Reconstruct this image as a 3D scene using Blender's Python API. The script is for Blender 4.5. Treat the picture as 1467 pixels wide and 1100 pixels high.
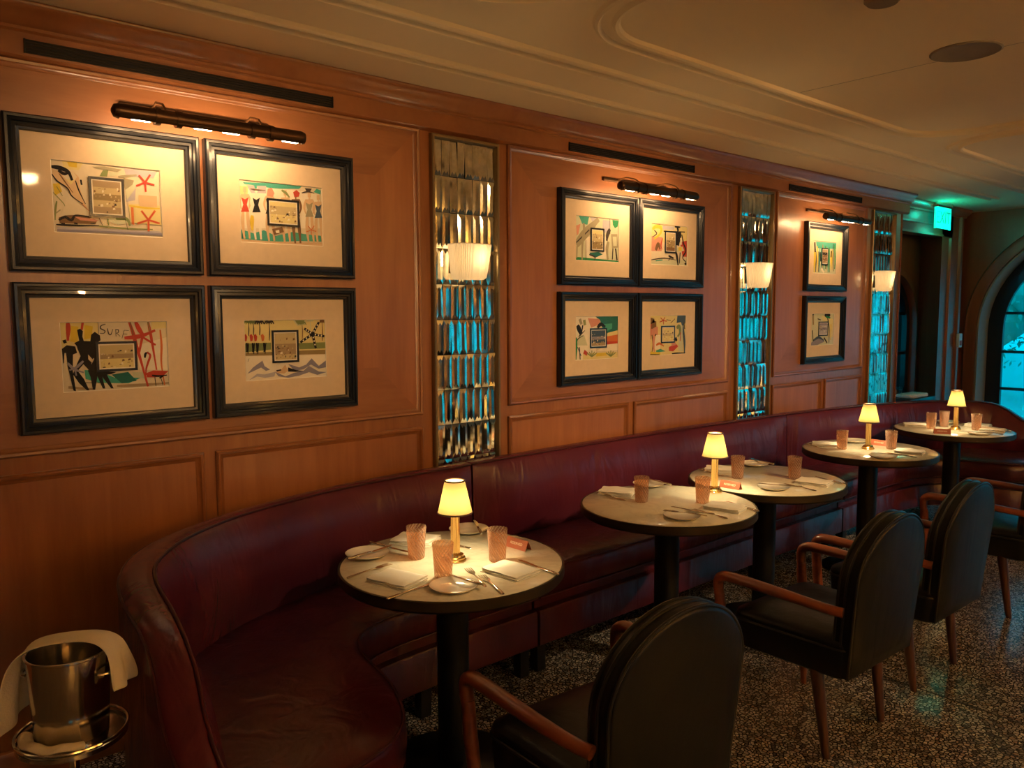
import bpy, bmesh, math, random
import numpy as np
from mathutils import Vector, Matrix
random.seed(7)
PI = math.pi
for o in list(bpy.data.objects):
    bpy.data.objects.remove(o)
S = bpy.context.scene
COL = S.collection

# ---------------------------------------------------------------- camera, world, exposure
YAW, PIT, ROL, FPX = math.radians(49.225), math.radians(5.307), math.radians(-0.232), 1136.5
d = Vector((-math.sin(YAW)*math.cos(PIT), math.cos(YAW)*math.cos(PIT), -math.sin(PIT)))
r0 = Vector((math.cos(YAW), math.sin(YAW), 0)); u0 = r0.cross(d)
R_ = r0*math.cos(ROL)+u0*math.sin(ROL); U_ = -r0*math.sin(ROL)+u0*math.cos(ROL)
cam_d = bpy.data.cameras.new('camera'); cam = bpy.data.objects.new('camera', cam_d); COL.objects.link(cam)
M = Matrix.Identity(4)
for i in range(3):
    M[i][0] = R_[i]; M[i][1] = U_[i]; M[i][2] = -d[i]
M[0][3], M[1][3], M[2][3] = 3.05, 0.0, 1.60
cam.matrix_world = M
cam_d.sensor_width = 36.0; cam_d.lens = 36.0*FPX/1467; cam_d.clip_start = .05; cam_d.clip_end = 200
S.camera = cam
W = bpy.data.worlds.new('world'); S.world = W; W.use_nodes = True
bg = W.node_tree.nodes['Background']
bg.inputs[0].default_value = (0.0, .42, .62, 1); bg.inputs[1].default_value = 1.8
S.view_settings.view_transform = 'Standard'; S.view_settings.look = 'None'
S.view_settings.exposure = 0.0; S.view_settings.gamma = 1.0; S.view_settings.use_curve_mapping = False

def lamp(name, kind, loc, energy, col, parent=None, size=.05, size_y=None, direction=None, spot=None):
    L = bpy.data.lights.new(name, kind); L.energy = energy; L.color = col
    if kind == 'AREA':
        L.size = size
        if size_y: L.shape = 'RECTANGLE'; L.size_y = size_y
    else:
        L.shadow_soft_size = size
    if spot: L.spot_size = spot; L.spot_blend = .8
    o = bpy.data.objects.new(name, L); COL.objects.link(o); o.location = loc
    if direction is not None:
        o.rotation_euler = Vector(direction).to_track_quat('-Z', 'Y').to_euler()
    if parent: o.parent = parent
    return o
WARM = (1.0, .53, .13)
# room fill from ceiling lamps added out of view (each belongs to a downlight built below)
DOWN = [(5.6, 2.2, 3), (5.6, 5.2, 3)]
# accent lamps added out of view to fill the pictures and tables: (x, y, target, watts)
ACC = [(3.5, 1.15, (.1, 1.35, 1.84), 175), (3.5, 3.3, (.1, 3.5, 1.4), 280), (3.5, 5.4, (.1, 5.6, 1.4), 200)]
# narrow pin spots added out of view to even out the table tops: (x, y, target, watts, cone)
PIN = [(3.3, 1.9, (.90, 1.58, .75), 95, 18), (3.3, 3.5, (.89, 3.17, .75), 170, 31), (3.3, 5.6, (.85, 5.4, .75), 150, 31)]
# unseen sconces added on the opposite wall to brighten the ceiling: (x, y, rotation, watts)
UPL = [(7.18, -.07, PI, 540), (7.18, 2.55, PI, 390), (7.18, 5.15, PI, 110)]

# ---------------------------------------------------------------- materials
MAT = {}
def node_mat(name):
    m = bpy.data.materials.new(name); m.use_nodes = True
    nt = m.node_tree; b = nt.nodes['Principled BSDF']
    MAT[name] = m
    return m, nt, b
def N(nt, t, **kw):
    n = nt.nodes.new(t)
    for k, v in kw.items():
        if k.startswith('i_'):
            n.inputs[k[2:].replace('_', ' ')].default_value = v
        else: setattr(n, k, v)
    return n
def simple(name, col, rough=.5, metal=0., coat=0., spec=.5, emit=None, es=0., trans=0., bump=None, ior=1.45):
    m, nt, b = node_mat(name)
    b.inputs['Base Color'].default_value = (*col, 1); b.inputs['Roughness'].default_value = rough
    b.inputs['Metallic'].default_value = metal; b.inputs['Coat Weight'].default_value = coat
    b.inputs['Specular IOR Level'].default_value = spec; b.inputs['IOR'].default_value = ior
    b.inputs['Transmission Weight'].default_value = trans
    if emit: b.inputs['Emission Color'].default_value = (*emit, 1); b.inputs['Emission Strength'].default_value = es
    # slight procedural variation on every surface
    tc = N(nt, 'ShaderNodeTexCoord'); nz = N(nt, 'ShaderNodeTexNoise'); nz.inputs['Scale'].default_value = (bump or (40, .1))[0]
    nt.links.new(tc.outputs['Object'], nz.inputs['Vector'])
    if bump:
        bp = N(nt, 'ShaderNodeBump'); bp.inputs['Strength'].default_value = bump[1]; bp.inputs['Distance'].default_value = .01
        nt.links.new(nz.outputs['Fac'], bp.inputs['Height']); nt.links.new(bp.outputs['Normal'], b.inputs['Normal'])
    elif trans == 0 and metal == 0 and not emit:
        mx = N(nt, 'ShaderNodeMix', data_type='RGBA'); mx.inputs[6].default_value = (*[c*.93 for c in col], 1); mx.inputs[7].default_value = (*[min(1, c*1.07) for c in col], 1)
        nt.links.new(nz.outputs['Fac'], mx.inputs[0]); nt.links.new(mx.outputs[2], b.inputs['Base Color'])
    return m
def wood(name, c1, c2, scale=(3, 22, 1.6), rough=.38, coat=.25, world=True):
    m, nt, b = node_mat(name)
    tc = N(nt, 'ShaderNodeNewGeometry') if world else N(nt, 'ShaderNodeTexCoord')
    mp = N(nt, 'ShaderNodeMapping'); mp.inputs['Scale'].default_value = scale
    nt.links.new(tc.outputs['Position' if world else 'Object'], mp.inputs['Vector'])
    n1 = N(nt, 'ShaderNodeTexNoise'); n1.inputs['Scale'].default_value = 1.0; n1.inputs['Detail'].default_value = 6; n1.inputs['Distortion'].default_value = .6
    n2 = N(nt, 'ShaderNodeTexNoise'); n2.inputs['Scale'].default_value = 6.0; n2.inputs['Detail'].default_value = 4
    nt.links.new(mp.outputs[0], n1.inputs['Vector']); nt.links.new(mp.outputs[0], n2.inputs['Vector'])
    ad = N(nt, 'ShaderNodeMath', operation='MULTIPLY_ADD'); ad.inputs[1].default_value = .35
    nt.links.new(n2.outputs['Fac'], ad.inputs[0]); nt.links.new(n1.outputs['Fac'], ad.inputs[2])
    cr = N(nt, 'ShaderNodeValToRGB')
    cr.color_ramp.elements[0].position = .42; cr.color_ramp.elements[0].color = (*c1, 1)
    cr.color_ramp.elements[1].position = .9; cr.color_ramp.elements[1].color = (*c2, 1)
    nt.links.new(ad.outputs[0], cr.inputs[0]); nt.links.new(cr.outputs[0], b.inputs['Base Color'])
    b.inputs['Roughness'].default_value = rough; b.inputs['Coat Weight'].default_value = coat; b.inputs['Coat Roughness'].default_value = .25
    bp = N(nt, 'ShaderNodeBump'); bp.inputs['Strength'].default_value = .12; bp.inputs['Distance'].default_value = .003
    nt.links.new(n2.outputs['Fac'], bp.inputs['Height']); nt.links.new(bp.outputs['Normal'], b.inputs['Normal'])
    return m
wood('panel_wood', (.27, .098, .034), (.37, .148, .054))
wood('field_wood', (.30, .105, .036), (.41, .158, .057), scale=(3, 13, 1.1), rough=.34, coat=.5)
wood('border_wood', (.27, .098, .034), (.36, .142, .053), scale=(3, 2.0, 16))
wood('moulding_wood', (.25, .088, .030), (.33, .125, .045), scale=(3, 6, 6), rough=.3, coat=.4)
wood('armchair_wood', (.16, .035, .014), (.27, .068, .026), scale=(6, 30, 30), rough=.28, coat=.5, world=False)
wood('walnut', (.045, .014, .007), (.085, .028, .013), scale=(40, 40, 5), rough=.35, coat=.3, world=False)
wood('alcove_wood', (.21, .060, .026), (.27, .085, .036), scale=(8, 8, 1.2), rough=.4)

def leather(name, c1, c2, rough, crease, fine=.15):
    m, nt, b = node_mat(name)
    g = N(nt, 'ShaderNodeNewGeometry'); mp = N(nt, 'ShaderNodeMapping'); mp.inputs['Scale'].default_value = (7, 7, 1.6)
    nt.links.new(g.outputs['Position'], mp.inputs['Vector'])
    n1 = N(nt, 'ShaderNodeTexNoise'); n1.inputs['Scale'].default_value = 1.0; n1.inputs['Detail'].default_value = 3; n1.inputs['Distortion'].default_value = 1.2
    nt.links.new(mp.outputs[0], n1.inputs['Vector'])
    n2 = N(nt, 'ShaderNodeTexNoise'); n2.inputs['Scale'].default_value = 260
    nt.links.new(g.outputs['Position'], n2.inputs['Vector'])
    n3 = N(nt, 'ShaderNodeTexNoise'); n3.inputs['Scale'].default_value = 2.2; n3.inputs['Detail'].default_value = 2
    nt.links.new(g.outputs['Position'], n3.inputs['Vector'])
    cr = N(nt, 'ShaderNodeValToRGB'); cr.color_ramp.elements[0].color = (*c1, 1); cr.color_ramp.elements[1].color = (*c2, 1)
    cr.color_ramp.elements[0].position = .35; cr.color_ramp.elements[1].position = .65
    nt.links.new(n3.outputs['Fac'], cr.inputs[0]); nt.links.new(cr.outputs[0], b.inputs['Base Color'])
    b1 = N(nt, 'ShaderNodeBump'); b1.inputs['Strength'].default_value = crease; b1.inputs['Distance'].default_value = .03
    b2 = N(nt, 'ShaderNodeBump'); b2.inputs['Strength'].default_value = fine; b2.inputs['Distance'].default_value = .002
    nt.links.new(n1.outputs['Fac'], b1.inputs['Height']); nt.links.new(n2.outputs['Fac'], b2.inputs['Height'])
    nt.links.new(b1.outputs['Normal'], b2.inputs['Normal']); nt.links.new(b2.outputs['Normal'], b.inputs['Normal'])
    b.inputs['Roughness'].default_value = rough; b.inputs['Specular IOR Level'].default_value = .25 if 'black' in name else .55
    return m
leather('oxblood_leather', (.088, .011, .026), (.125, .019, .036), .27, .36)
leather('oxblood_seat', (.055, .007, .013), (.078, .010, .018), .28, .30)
leather('black_leather', (.008, .009, .010), (.011, .012, .014), .34, .10)
simple('oxblood_piping', (.055, .008, .012), .35)
simple('black_piping', (.02, .02, .02), .3)
simple('plaster', (.74, .60, .40), .75, bump=(60, .03))
simple('cream_paint', (.36, .29, .21), .7)
simple('dark_paint', (.012, .014, .018), .35, coat=.3)
simple('frame_black', (.006, .009, .016), .32, coat=.25)
simple('mat_board', (.72, .57, .39), .85)
simple('paper', (.70, .62, .46), .85)
simple('bronze', (.10, .055, .03), .32, metal=.9)
simple('brass', (.80, .55, .22), .18, metal=1.)
simple('antique_brass', (.30, .22, .12), .35, metal=.9)
simple('table_bronze', (.06, .042, .022), .38, metal=.7)
simple('black_metal', (.012, .012, .012), .35, metal=.4)
simple('steel', (.62, .58, .52), .14, metal=1.)
simple('silver', (.75, .68, .58), .12, metal=1.)
simple('linen', (.88, .83, .72), .9, bump=(300, .2))
simple('towel_cloth', (.88, .80, .62), .9, bump=(200, .2))
simple('porcelain', (.85, .80, .70), .12, coat=.5)
simple('porcelain_rim', (.45, .36, .22), .3, metal=.6)
simple('card_leather', (.34, .085, .035), .5)
simple('card_ink', (.85, .62, .42), .5)
simple('white_trim', (.8, .78, .7), .4)
simple('speaker_grille', (.21, .165, .12), .8)
simple('casing', (.30, .25, .19), .5)
simple('slat_black', (.02, .013, .008), .6)
simple('rug_edge', (.2, .15, .1), .8)
simple('outdoor_white', (.80, .85, .85), .7)
simple('outdoor_stone', (.55, .6, .6), .8)
simple('leaf', (.30, .44, .36), .7)
simple('leaf_light', (.38, .5, .4), .7)
simple('bark', (.10, .09, .08), .8)
simple('alarm_red', (.5, .06, .05), .4)
simple('alarm_white', (.7, .7, .7), .4)

m, nt, b = node_mat('mirror')                                   # aged silvering
g = N(nt, 'ShaderNodeNewGeometry'); nz = N(nt, 'ShaderNodeTexNoise'); nz.inputs['Scale'].default_value = 22; nz.inputs['Detail'].default_value = 5
nt.links.new(g.outputs['Position'], nz.inputs['Vector'])
cr = N(nt, 'ShaderNodeValToRGB'); cr.color_ramp.elements[0].position = .3; cr.color_ramp.elements[0].color = (.66, .66, .55, 1); cr.color_ramp.elements[1].position = .6; cr.color_ramp.elements[1].color = (.90, .90, .80, 1)
nt.links.new(nz.outputs['Fac'], cr.inputs[0]); nt.links.new(cr.outputs[0], b.inputs['Base Color'])
b.inputs['Metallic'].default_value = 1; b.inputs['Roughness'].default_value = .07

m, nt, b = node_mat('marble')
g = N(nt, 'ShaderNodeNewGeometry'); nz = N(nt, 'ShaderNodeTexNoise'); nz.inputs['Scale'].default_value = 5; nz.inputs['Detail'].default_value = 8; nz.inputs['Distortion'].default_value = 2.5
nt.links.new(g.outputs['Position'], nz.inputs['Vector'])
cr = N(nt, 'ShaderNodeValToRGB'); e = cr.color_ramp.elements
e[0].position = .44; e[0].color = (.77, .71, .55, 1); e[1].position = .5; e[1].color = (.70, .63, .48, 1); q = e.new(.56); q.color = (.78, .71, .54, 1)
nt.links.new(nz.outputs['Fac'], cr.inputs[0]); nt.links.new(cr.outputs[0], b.inputs['Base Color'])
b.inputs['Roughness'].default_value = .16; b.inputs['Coat Weight'].default_value = .3

m, nt, b = node_mat('terrazzo')                                  # polished pebble terrazzo
g = N(nt, 'ShaderNodeNewGeometry')
wn = N(nt, 'ShaderNodeTexNoise'); wn.inputs['Scale'].default_value = 45
nt.links.new(g.outputs['Position'], wn.inputs['Vector'])
vm = N(nt, 'ShaderNodeVectorMath', operation='MULTIPLY_ADD'); vm.inputs[1].default_value = (.014, .014, .0)
nt.links.new(wn.outputs['Color'], vm.inputs[0]); nt.links.new(g.outputs['Position'], vm.inputs[2])
v1 = N(nt, 'ShaderNodeTexVoronoi', feature='DISTANCE_TO_EDGE', voronoi_dimensions='2D'); v1.inputs['Scale'].default_value = 66
v2 = N(nt, 'ShaderNodeTexVoronoi', feature='F1', voronoi_dimensions='2D'); v2.inputs['Scale'].default_value = 66
for v in (v1, v2): nt.links.new(vm.outputs[0], v.inputs['Vector'])
er = N(nt, 'ShaderNodeValToRGB'); er.color_ramp.elements[0].position = .10; er.color_ramp.elements[1].position = .17
nt.links.new(v1.outputs['Distance'], er.inputs[0])
cc = N(nt, 'ShaderNodeValToRGB'); cc.color_ramp.interpolation = 'CONSTANT'; e = cc.color_ramp.elements
e[0].position = 0; e[0].color = (.20, .175, .16, 1); e[1].position = .25; e[1].color = (.42, .38, .36, 1)
for p_, c_ in ((.45, (.52, .47, .44)), (.7, (.36, .27, .21)), (.85, (.60, .56, .52)), (.93, (.12, .10, .10))):
    q = e.new(p_); q.color = (*c_, 1)
sp = N(nt, 'ShaderNodeSeparateColor'); nt.links.new(v2.outputs['Color'], sp.inputs[0]); nt.links.new(sp.outputs[0], cc.inputs[0])
mx = N(nt, 'ShaderNodeMix', data_type='RGBA'); mx.inputs[6].default_value = (.016, .013, .010, 1)
nt.links.new(er.outputs[0], mx.inputs[0]); nt.links.new(cc.outputs[0], mx.inputs[7]); nt.links.new(mx.outputs[2], b.inputs['Base Color'])
b.inputs['Roughness'].default_value = .22

def sheen(nt, base, top):
    lw = N(nt, 'ShaderNodeLayerWeight'); lw.inputs['Blend'].default_value = .5
    pw = N(nt, 'ShaderNodeMath', operation='POWER'); pw.inputs[1].default_value = 5.0
    ma = N(nt, 'ShaderNodeMath', operation='MULTIPLY_ADD'); ma.inputs[1].default_value = top; ma.inputs[2].default_value = base
    nt.links.new(lw.outputs['Facing'], pw.inputs[0]); nt.links.new(pw.outputs[0], ma.inputs[0])
    return ma
m, nt, b = node_mat('pane')                                       # thin clear glass: transparent with a fresnel sheen
tr = N(nt, 'ShaderNodeBsdfTransparent'); gl = N(nt, 'ShaderNodeBsdfGlossy'); gl.inputs['Roughness'].default_value = .03
fr = sheen(nt, .025, .55); ms = N(nt, 'ShaderNodeMixShader')
nt.links.new(fr.outputs[0], ms.inputs[0]); nt.links.new(tr.outputs[0], ms.inputs[1]); nt.links.new(gl.outputs[0], ms.inputs[2])
nt.links.new(ms.outputs[0], nt.nodes['Material Output'].inputs['Surface'])

m, nt, b = node_mat('picture_glass')
tr = N(nt, 'ShaderNodeBsdfTransparent'); gl = N(nt, 'ShaderNodeBsdfGlossy'); gl.inputs['Roughness'].default_value = .04
fr = sheen(nt, .006, .55); ms = N(nt, 'ShaderNodeMixShader')
nt.links.new(fr.outputs[0], ms.inputs[0]); nt.links.new(tr.outputs[0], ms.inputs[1]); nt.links.new(gl.outputs[0], ms.inputs[2])
nt.links.new(ms.outputs[0], nt.nodes['Material Output'].inputs['Surface'])
m, nt, b = node_mat('pink_glass')                                 # tinted tumbler glass, dense
tr = N(nt, 'ShaderNodeBsdfTransparent'); tr.inputs[0].default_value = (.95, .78, .64, 1)
gl = N(nt, 'ShaderNodeBsdfGlossy'); gl.inputs['Roughness'].default_value = .08
df = N(nt, 'ShaderNodeBsdfTranslucent'); df.inputs[0].default_value = (.78, .60, .48, 1)
d2 = N(nt, 'ShaderNodeBsdfDiffuse'); d2.inputs[0].default_value = (.60, .44, .36, 1)
fr = sheen(nt, .03, .35)
a1 = N(nt, 'ShaderNodeMixShader'); a1.inputs[0].default_value = .5
a2 = N(nt, 'ShaderNodeMixShader'); a2.inputs[0].default_value = .36
a3 = N(nt, 'ShaderNodeMixShader')
nt.links.new(df.outputs[0], a1.inputs[1]); nt.links.new(d2.outputs[0], a1.inputs[2])
nt.links.new(tr.outputs[0], a2.inputs[1]); nt.links.new(a1.outputs[0], a2.inputs[2])
tc = N(nt, 'ShaderNodeTexCoord'); sx = N(nt, 'ShaderNodeSeparateXYZ'); nt.links.new(tc.outputs['Object'], sx.inputs[0])
at = N(nt, 'ShaderNodeMath', operation='ARCTAN2'); nt.links.new(sx.outputs['Y'], at.inputs[0]); nt.links.new(sx.outputs['X'], at.inputs[1])
zt = N(nt, 'ShaderNodeMath', operation='MULTIPLY_ADD'); zt.inputs[1].default_value = 22.0; nt.links.new(sx.outputs['Z'], zt.inputs[0]); nt.links.new(at.outputs[0], zt.inputs[2])
mu = N(nt, 'ShaderNodeMath', operation='MULTIPLY'); mu.inputs[1].default_value = 18.0; nt.links.new(zt.outputs[0], mu.inputs[0])
sn = N(nt, 'ShaderNodeMath', operation='SINE'); nt.links.new(mu.outputs[0], sn.inputs[0])
lo = N(nt, 'ShaderNodeMapRange'); lo.inputs[1].default_value = .02; lo.inputs[2].default_value = .09; lo.inputs[3].default_value = .40; lo.inputs[4].default_value = .22
nt.links.new(sx.outputs['Z'], lo.inputs[0])
amp = N(nt, 'ShaderNodeMath', operation='MULTIPLY_ADD'); amp.inputs[1].default_value = .12; nt.links.new(sn.outputs[0], amp.inputs[0]); nt.links.new(lo.outputs[0], amp.inputs[2])
nt.links.new(amp.outputs[0], a2.inputs[0])
nt.links.new(fr.outputs[0], a3.inputs[0]); nt.links.new(a2.outputs[0], a3.inputs[1]); nt.links.new(gl.outputs[0], a3.inputs[2])
nt.links.new(a3.outputs[0], nt.nodes['Material Output'].inputs['Surface'])

def shade_mat(name, col, tcol, glow, gs, w=.5):
    m, nt, b = node_mat(name)
    df = N(nt, 'ShaderNodeBsdfDiffuse'); df.inputs[0].default_value = (*col, 1)
    tl = N(nt, 'ShaderNodeBsdfTranslucent'); tl.inputs[0].default_value = (*tcol, 1)
    a = N(nt, 'ShaderNodeMixShader'); a.inputs[0].default_value = w
    em = N(nt, 'ShaderNodeEmission'); em.inputs[0].default_value = (*glow, 1); em.inputs[1].default_value = gs
    s = N(nt, 'ShaderNodeAddShader')
    nt.links.new(df.outputs[0], a.inputs[1]); nt.links.new(tl.outputs[0], a.inputs[2])
    nt.links.new(a.outputs[0], s.inputs[0]); nt.links.new(em.outputs[0], s.inputs[1])
    nt.links.new(s.outputs[0], nt.nodes['Material Output'].inputs['Surface'])
shade_mat('lamp_shade', (.78, .60, .33), (.095, .066, .024), (1, .72, .28), .0)
shade_mat('sconce_shade', (.85, .75, .58), (.62, .56, .42), (1, .68, .36), .12)
shade_mat('pendant_shade', (.85, .75, .55), (.9, .75, .5), (1, .7, .35), 2.5)
simple('bulb', (1, .9, .7), .5, emit=(1, .78, .45), es=22)
simple('small_bulb', (1, .9, .7), .5, emit=(1, .80, .50), es=30)
simple('fill_lens_glow', (1, .9, .7), .5, emit=(1, .62, .28), es=18)
simple('exit_green', (.1, .9, .7), .4, emit=(.0, .84, .62), es=1.15)
simple('exit_letter', (.0, .25, .2), .4, emit=(.0, .45, .36), es=.8)

# ---------------------------------------------------------------- mesh helpers
class MB:
    def __init__(s): s.v = []; s.f = []; s.m = []
    def add(s, vs, fs, mi=0):
        b = len(s.v); s.v += [tuple(p) for p in vs]
        for f in fs: s.f.append(tuple(i+b for i in f)); s.m.append(mi)
        return s
    def box(s, x0, x1, y0, y1, z0, z1, mi=0):
        vs = [(x, y, z) for x in (x0, x1) for y in (y0, y1) for z in (z0, z1)]
        return s.add(vs, [(0, 1, 3, 2), (4, 6, 7, 5), (0, 4, 5, 1), (2, 3, 7, 6), (0, 2, 6, 4), (1, 5, 7, 3)], mi)
    def loft(s, rings, closed=True, caps=True, mi=0, wrap=False):
        n = len(rings[0]); vs = [p for r in rings for p in r]; fs = []
        k = len(rings); last = k if wrap else k-1
        for i in range(last):
            i2 = (i+1) % k
            for j in range(n if closed else n-1):
                j2 = (j+1) % n
                fs.append((i*n+j, i*n+j2, i2*n+j2, i2*n+j))
        if caps and closed and not wrap:
            fs.append(tuple(range(n-1, -1, -1))); fs.append(tuple((k-1)*n+j for j in range(n)))
        return s.add(vs, fs, mi)
    def tube(s, path, rad, seg=10, mi=0, flat=1.0, caps=True, wrap=False):
        P = [Vector(p) for p in path]; n = len(P)
        if not isinstance(rad, (list, tuple)): rad = [rad]*n
        rings = []; up = None
        for i, p in enumerate(P):
            if wrap: t = (P[(i+1) % n]-P[i-1])
            else: t = (P[min(i+1, n-1)]-P[max(i-1, 0)])
            t.normalize()
            if up is None:
                up = Vector((0, 0, 1)) if abs(t.z) < .9 else Vector((1, 0, 0))
            sd = t.cross(up)
            if sd.length < 1e-5: sd = t.cross(Vector((1, 0, 0)))
            sd.normalize(); up2 = sd.cross(t); up = up2
            rings.append([p+sd*math.cos(2*PI*a/seg)*rad[i]+up2*math.sin(2*PI*a/seg)*rad[i]*flat for a in range(seg)])
        return s.loft(rings, True, caps, mi, wrap)
    def lathe(s, prof, seg=32, c=(0, 0), mi=0, cap=True, fn=None):
        rings = []
        for k, (r, z) in enumerate(prof):
            ring = []
            for a in range(seg):
                th = 2*PI*a/seg; rr = r*(fn(th, z, k) if fn else 1)
                ring.append((c[0]+rr*math.cos(th), c[1]+rr*math.sin(th), z))
            rings.append(ring)
        return s.loft(rings, True, cap, mi)
    def prism(s, pts, axis, a0, a1, mi=0):
        """pts 2D polygon, extruded along axis 'x','y' or 'z' from a0 to a1"""
        def P(p, a):
            return {'x': (a, p[0], p[1]), 'y': (p[0], a, p[1]), 'z': (p[0], p[1], a)}[axis]
        return s.loft([[P(p, a0) for p in pts], [P(p, a1) for p in pts]], True, True, mi)
    def build(s, name, mats, parent=None, bevel=0, bseg=2, angle=35, loc=None, subsurf=0, sharp=None):
        me = bpy.data.meshes.new(name); me.from_pydata(s.v, [], s.f)
        if not isinstance(mats, (list, tuple)): mats = [mats]
        for mm in mats: me.materials.append(MAT[mm])
        me.polygons.foreach_set('material_index', s.m)
        bm = bmesh.new(); bm.from_mesh(me)
        bmesh.ops.recalc_face_normals(bm, faces=bm.faces)
        if bevel:
            es = [e for e in bm.edges if len(e.link_faces) == 2 and e.calc_face_angle(0) > math.radians(30)]
            bmesh.ops.bevel(bm, geom=es, offset=bevel, segments=bseg, affect='EDGES', profile=.5)
        bm.to_mesh(me); bm.free()
        me.shade_smooth(); me.set_sharp_from_angle(angle=math.radians(angle))
        o = bpy.data.objects.new(name, me); COL.objects.link(o)
        if loc: o.location = loc
        if parent: o.parent = parent
        if subsurf:
            md = o.modifiers.new('subsurf', 'SUBSURF'); md.levels = subsurf; md.render_levels = subsurf
        return o
def struct(o): o['kind'] = 'structure'; return o
def empty(name, label, cat, loc=(0, 0, 0), rz=0, group=None):
    o = bpy.data.objects.new(name, None); COL.objects.link(o); o.location = loc; o.rotation_euler = (0, 0, rz)
    o.empty_display_size = .05
    o['label'] = label; o['category'] = cat
    if group: o['group'] = group
    return o
def tag(o, label, cat, group=None):
    o['label'] = label; o['category'] = cat
    if group: o['group'] = group
    return o
def dup(root, loc, rz, label, group=None):
    r = root.copy(); COL.objects.link(r); r.location = loc; r.rotation_euler = (0, 0, rz); r['label'] = label
    if group: r['group'] = group
    for ch in list(root.children):
        c = ch.copy(); COL.objects.link(c); c.parent = r
        for g_ in ch.children:
            e_ = g_.copy(); COL.objects.link(e_); e_.parent = c
    return r
def place(state, builder, loc, rz, label, group):
    """first call builds the thing, later ones copy it with its parts"""
    if state.get('o') is None:
        o = builder(); o.location = loc; o.rotation_euler = (0, 0, rz); o['label'] = label; o['group'] = group; state['o'] = o
        return o
    return dup(state['o'], loc, rz, label, group)
def catmull(P, n=6, closed=False):
    out = []; k = len(P)
    rng = range(k if closed else k-1)
    for i in rng:
        if closed: p0, p1, p2, p3 = P[i-1], P[i], P[(i+1) % k], P[(i+2) % k]
        else: p0, p1, p2, p3 = P[max(i-1, 0)], P[i], P[i+1], P[min(i+2, k-1)]
        for j in range(n):
            t = j/n
            out.append(tuple(.5*((2*b_)+(-a+c)*t+(2*a-5*b_+4*c-e_)*t*t+(-a+3*b_-3*c+e_)*t**3) for a, b_, c, e_ in zip(p0, p1, p2, p3)))
    if not closed: out.append(tuple(P[-1]))
    return out
def rect_frame(mb, u0, u1, w0, w1, prof, place3, mi=0):
    """mitred frame: prof = closed list of (inset, height); place3(u, w, h) -> xyz"""
    rings = []
    for (su, sw) in ((0, 0), (1, 0), (1, 1), (0, 1)):
        ring = []
        for ins, h in prof:
            u = u0+ins if su == 0 else u1-ins
            w = w0+ins if sw == 0 else w1-ins
            ring.append(place3(u, w, h))
        rings.append(ring)
    mb.loft(rings, True, False, mi, wrap=True)
onwall = lambda u, w, h: (h, u, w)

CEIL = 2.58
# ---------------------------------------------------------------- floor, ceiling, walls
struct(MB().box(-1.6, 7.3, -2.7, 9.35, -.1, 0).build('floor', 'terrazzo'))
# floor joint strips, thin metal lines between the terrazzo fields
struct(MB().box(2.62, 2.628, -2.5, 9.0, 0, .0012).box(-.0, 7.2, 3.40, 3.408, 0, .0012).build('trim_1', 'slat_black'))
struct(MB().box(-1.6, 7.3, -2.7, 9.35, CEIL, CEIL+.12).build('ceiling', 'plaster'))
struct(MB().box(-.25, 0, -2.7, 7.08, 0, CEIL).build('wall_left', 'panel_wood', bevel=.004))
struct(MB().box(-1.6, 7.3, -2.85, -2.7, 0, CEIL).build('wall_near', 'cream_paint'))

def wall_arches(name, mat, u0, u1, arches, thick, toxyz, step=.06, sill=0.0):
    """wall with round-headed openings; arches = (centre, radius, spring z). toxyz(u, depth, z)."""
    us = set([u0, u1])
    for c, r, z0 in arches:
        for k in range(33):
            us.add(round(c-r*math.cos(PI*k/32), 5))
    us = sorted(u for u in us if u0 <= u <= u1)
    def top(u):
        for c, r, z0 in arches:
            if abs(u-c) <= r+1e-6: return z0+math.sqrt(max(0, r*r-(u-c)**2))
        return None
    mb = MB()
    for a, b_ in zip(us[:-1], us[1:]):
        mid = (a+b_)/2; tm = top(mid)
        if tm is None:
            z = [(0, CEIL, 0, CEIL)]
        else:
            z = [(top(a), CEIL, top(b_), CEIL)]
            if sill > 0: z.append((0, sill, 0, sill))
        for (a0, a1, b0, b1) in z:
            for dd in (0, thick):
                mb.add([toxyz(a, dd, a0), toxyz(b_, dd, b0), toxyz(b_, dd, b1), toxyz(a, dd, a1)], [(0, 1, 2, 3)])
            if tm is not None and a1 == CEIL:
                mb.add([toxyz(a, 0, a0), toxyz(b_, 0, b0), toxyz(b_, thick, b0), toxyz(a, thick, a0)], [(0, 1, 2, 3)])
            if tm is not None and a1 == sill:
                mb.add([toxyz(a, 0, sill), toxyz(b_, 0, sill), toxyz(b_, thick, sill), toxyz(a, thick, sill)], [(0, 1, 2, 3)])
    for c, r, z0 in arches:
        for s_ in (-1, 1):
            u = c+s_*r
            if u0 < u < u1:
                mb.add([toxyz(u, 0, sill), toxyz(u, thick, sill), toxyz(u, thick, z0), toxyz(u, 0, z0)], [(0, 1, 2, 3)])
    for u in (u0, u1):
        mb.add([toxyz(u, 0, 0), toxyz(u, thick, 0), toxyz(u, thick, CEIL), toxyz(u, 0, CEIL)], [(0, 1, 2, 3)])
    return struct(mb.build(name, mat))
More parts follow.
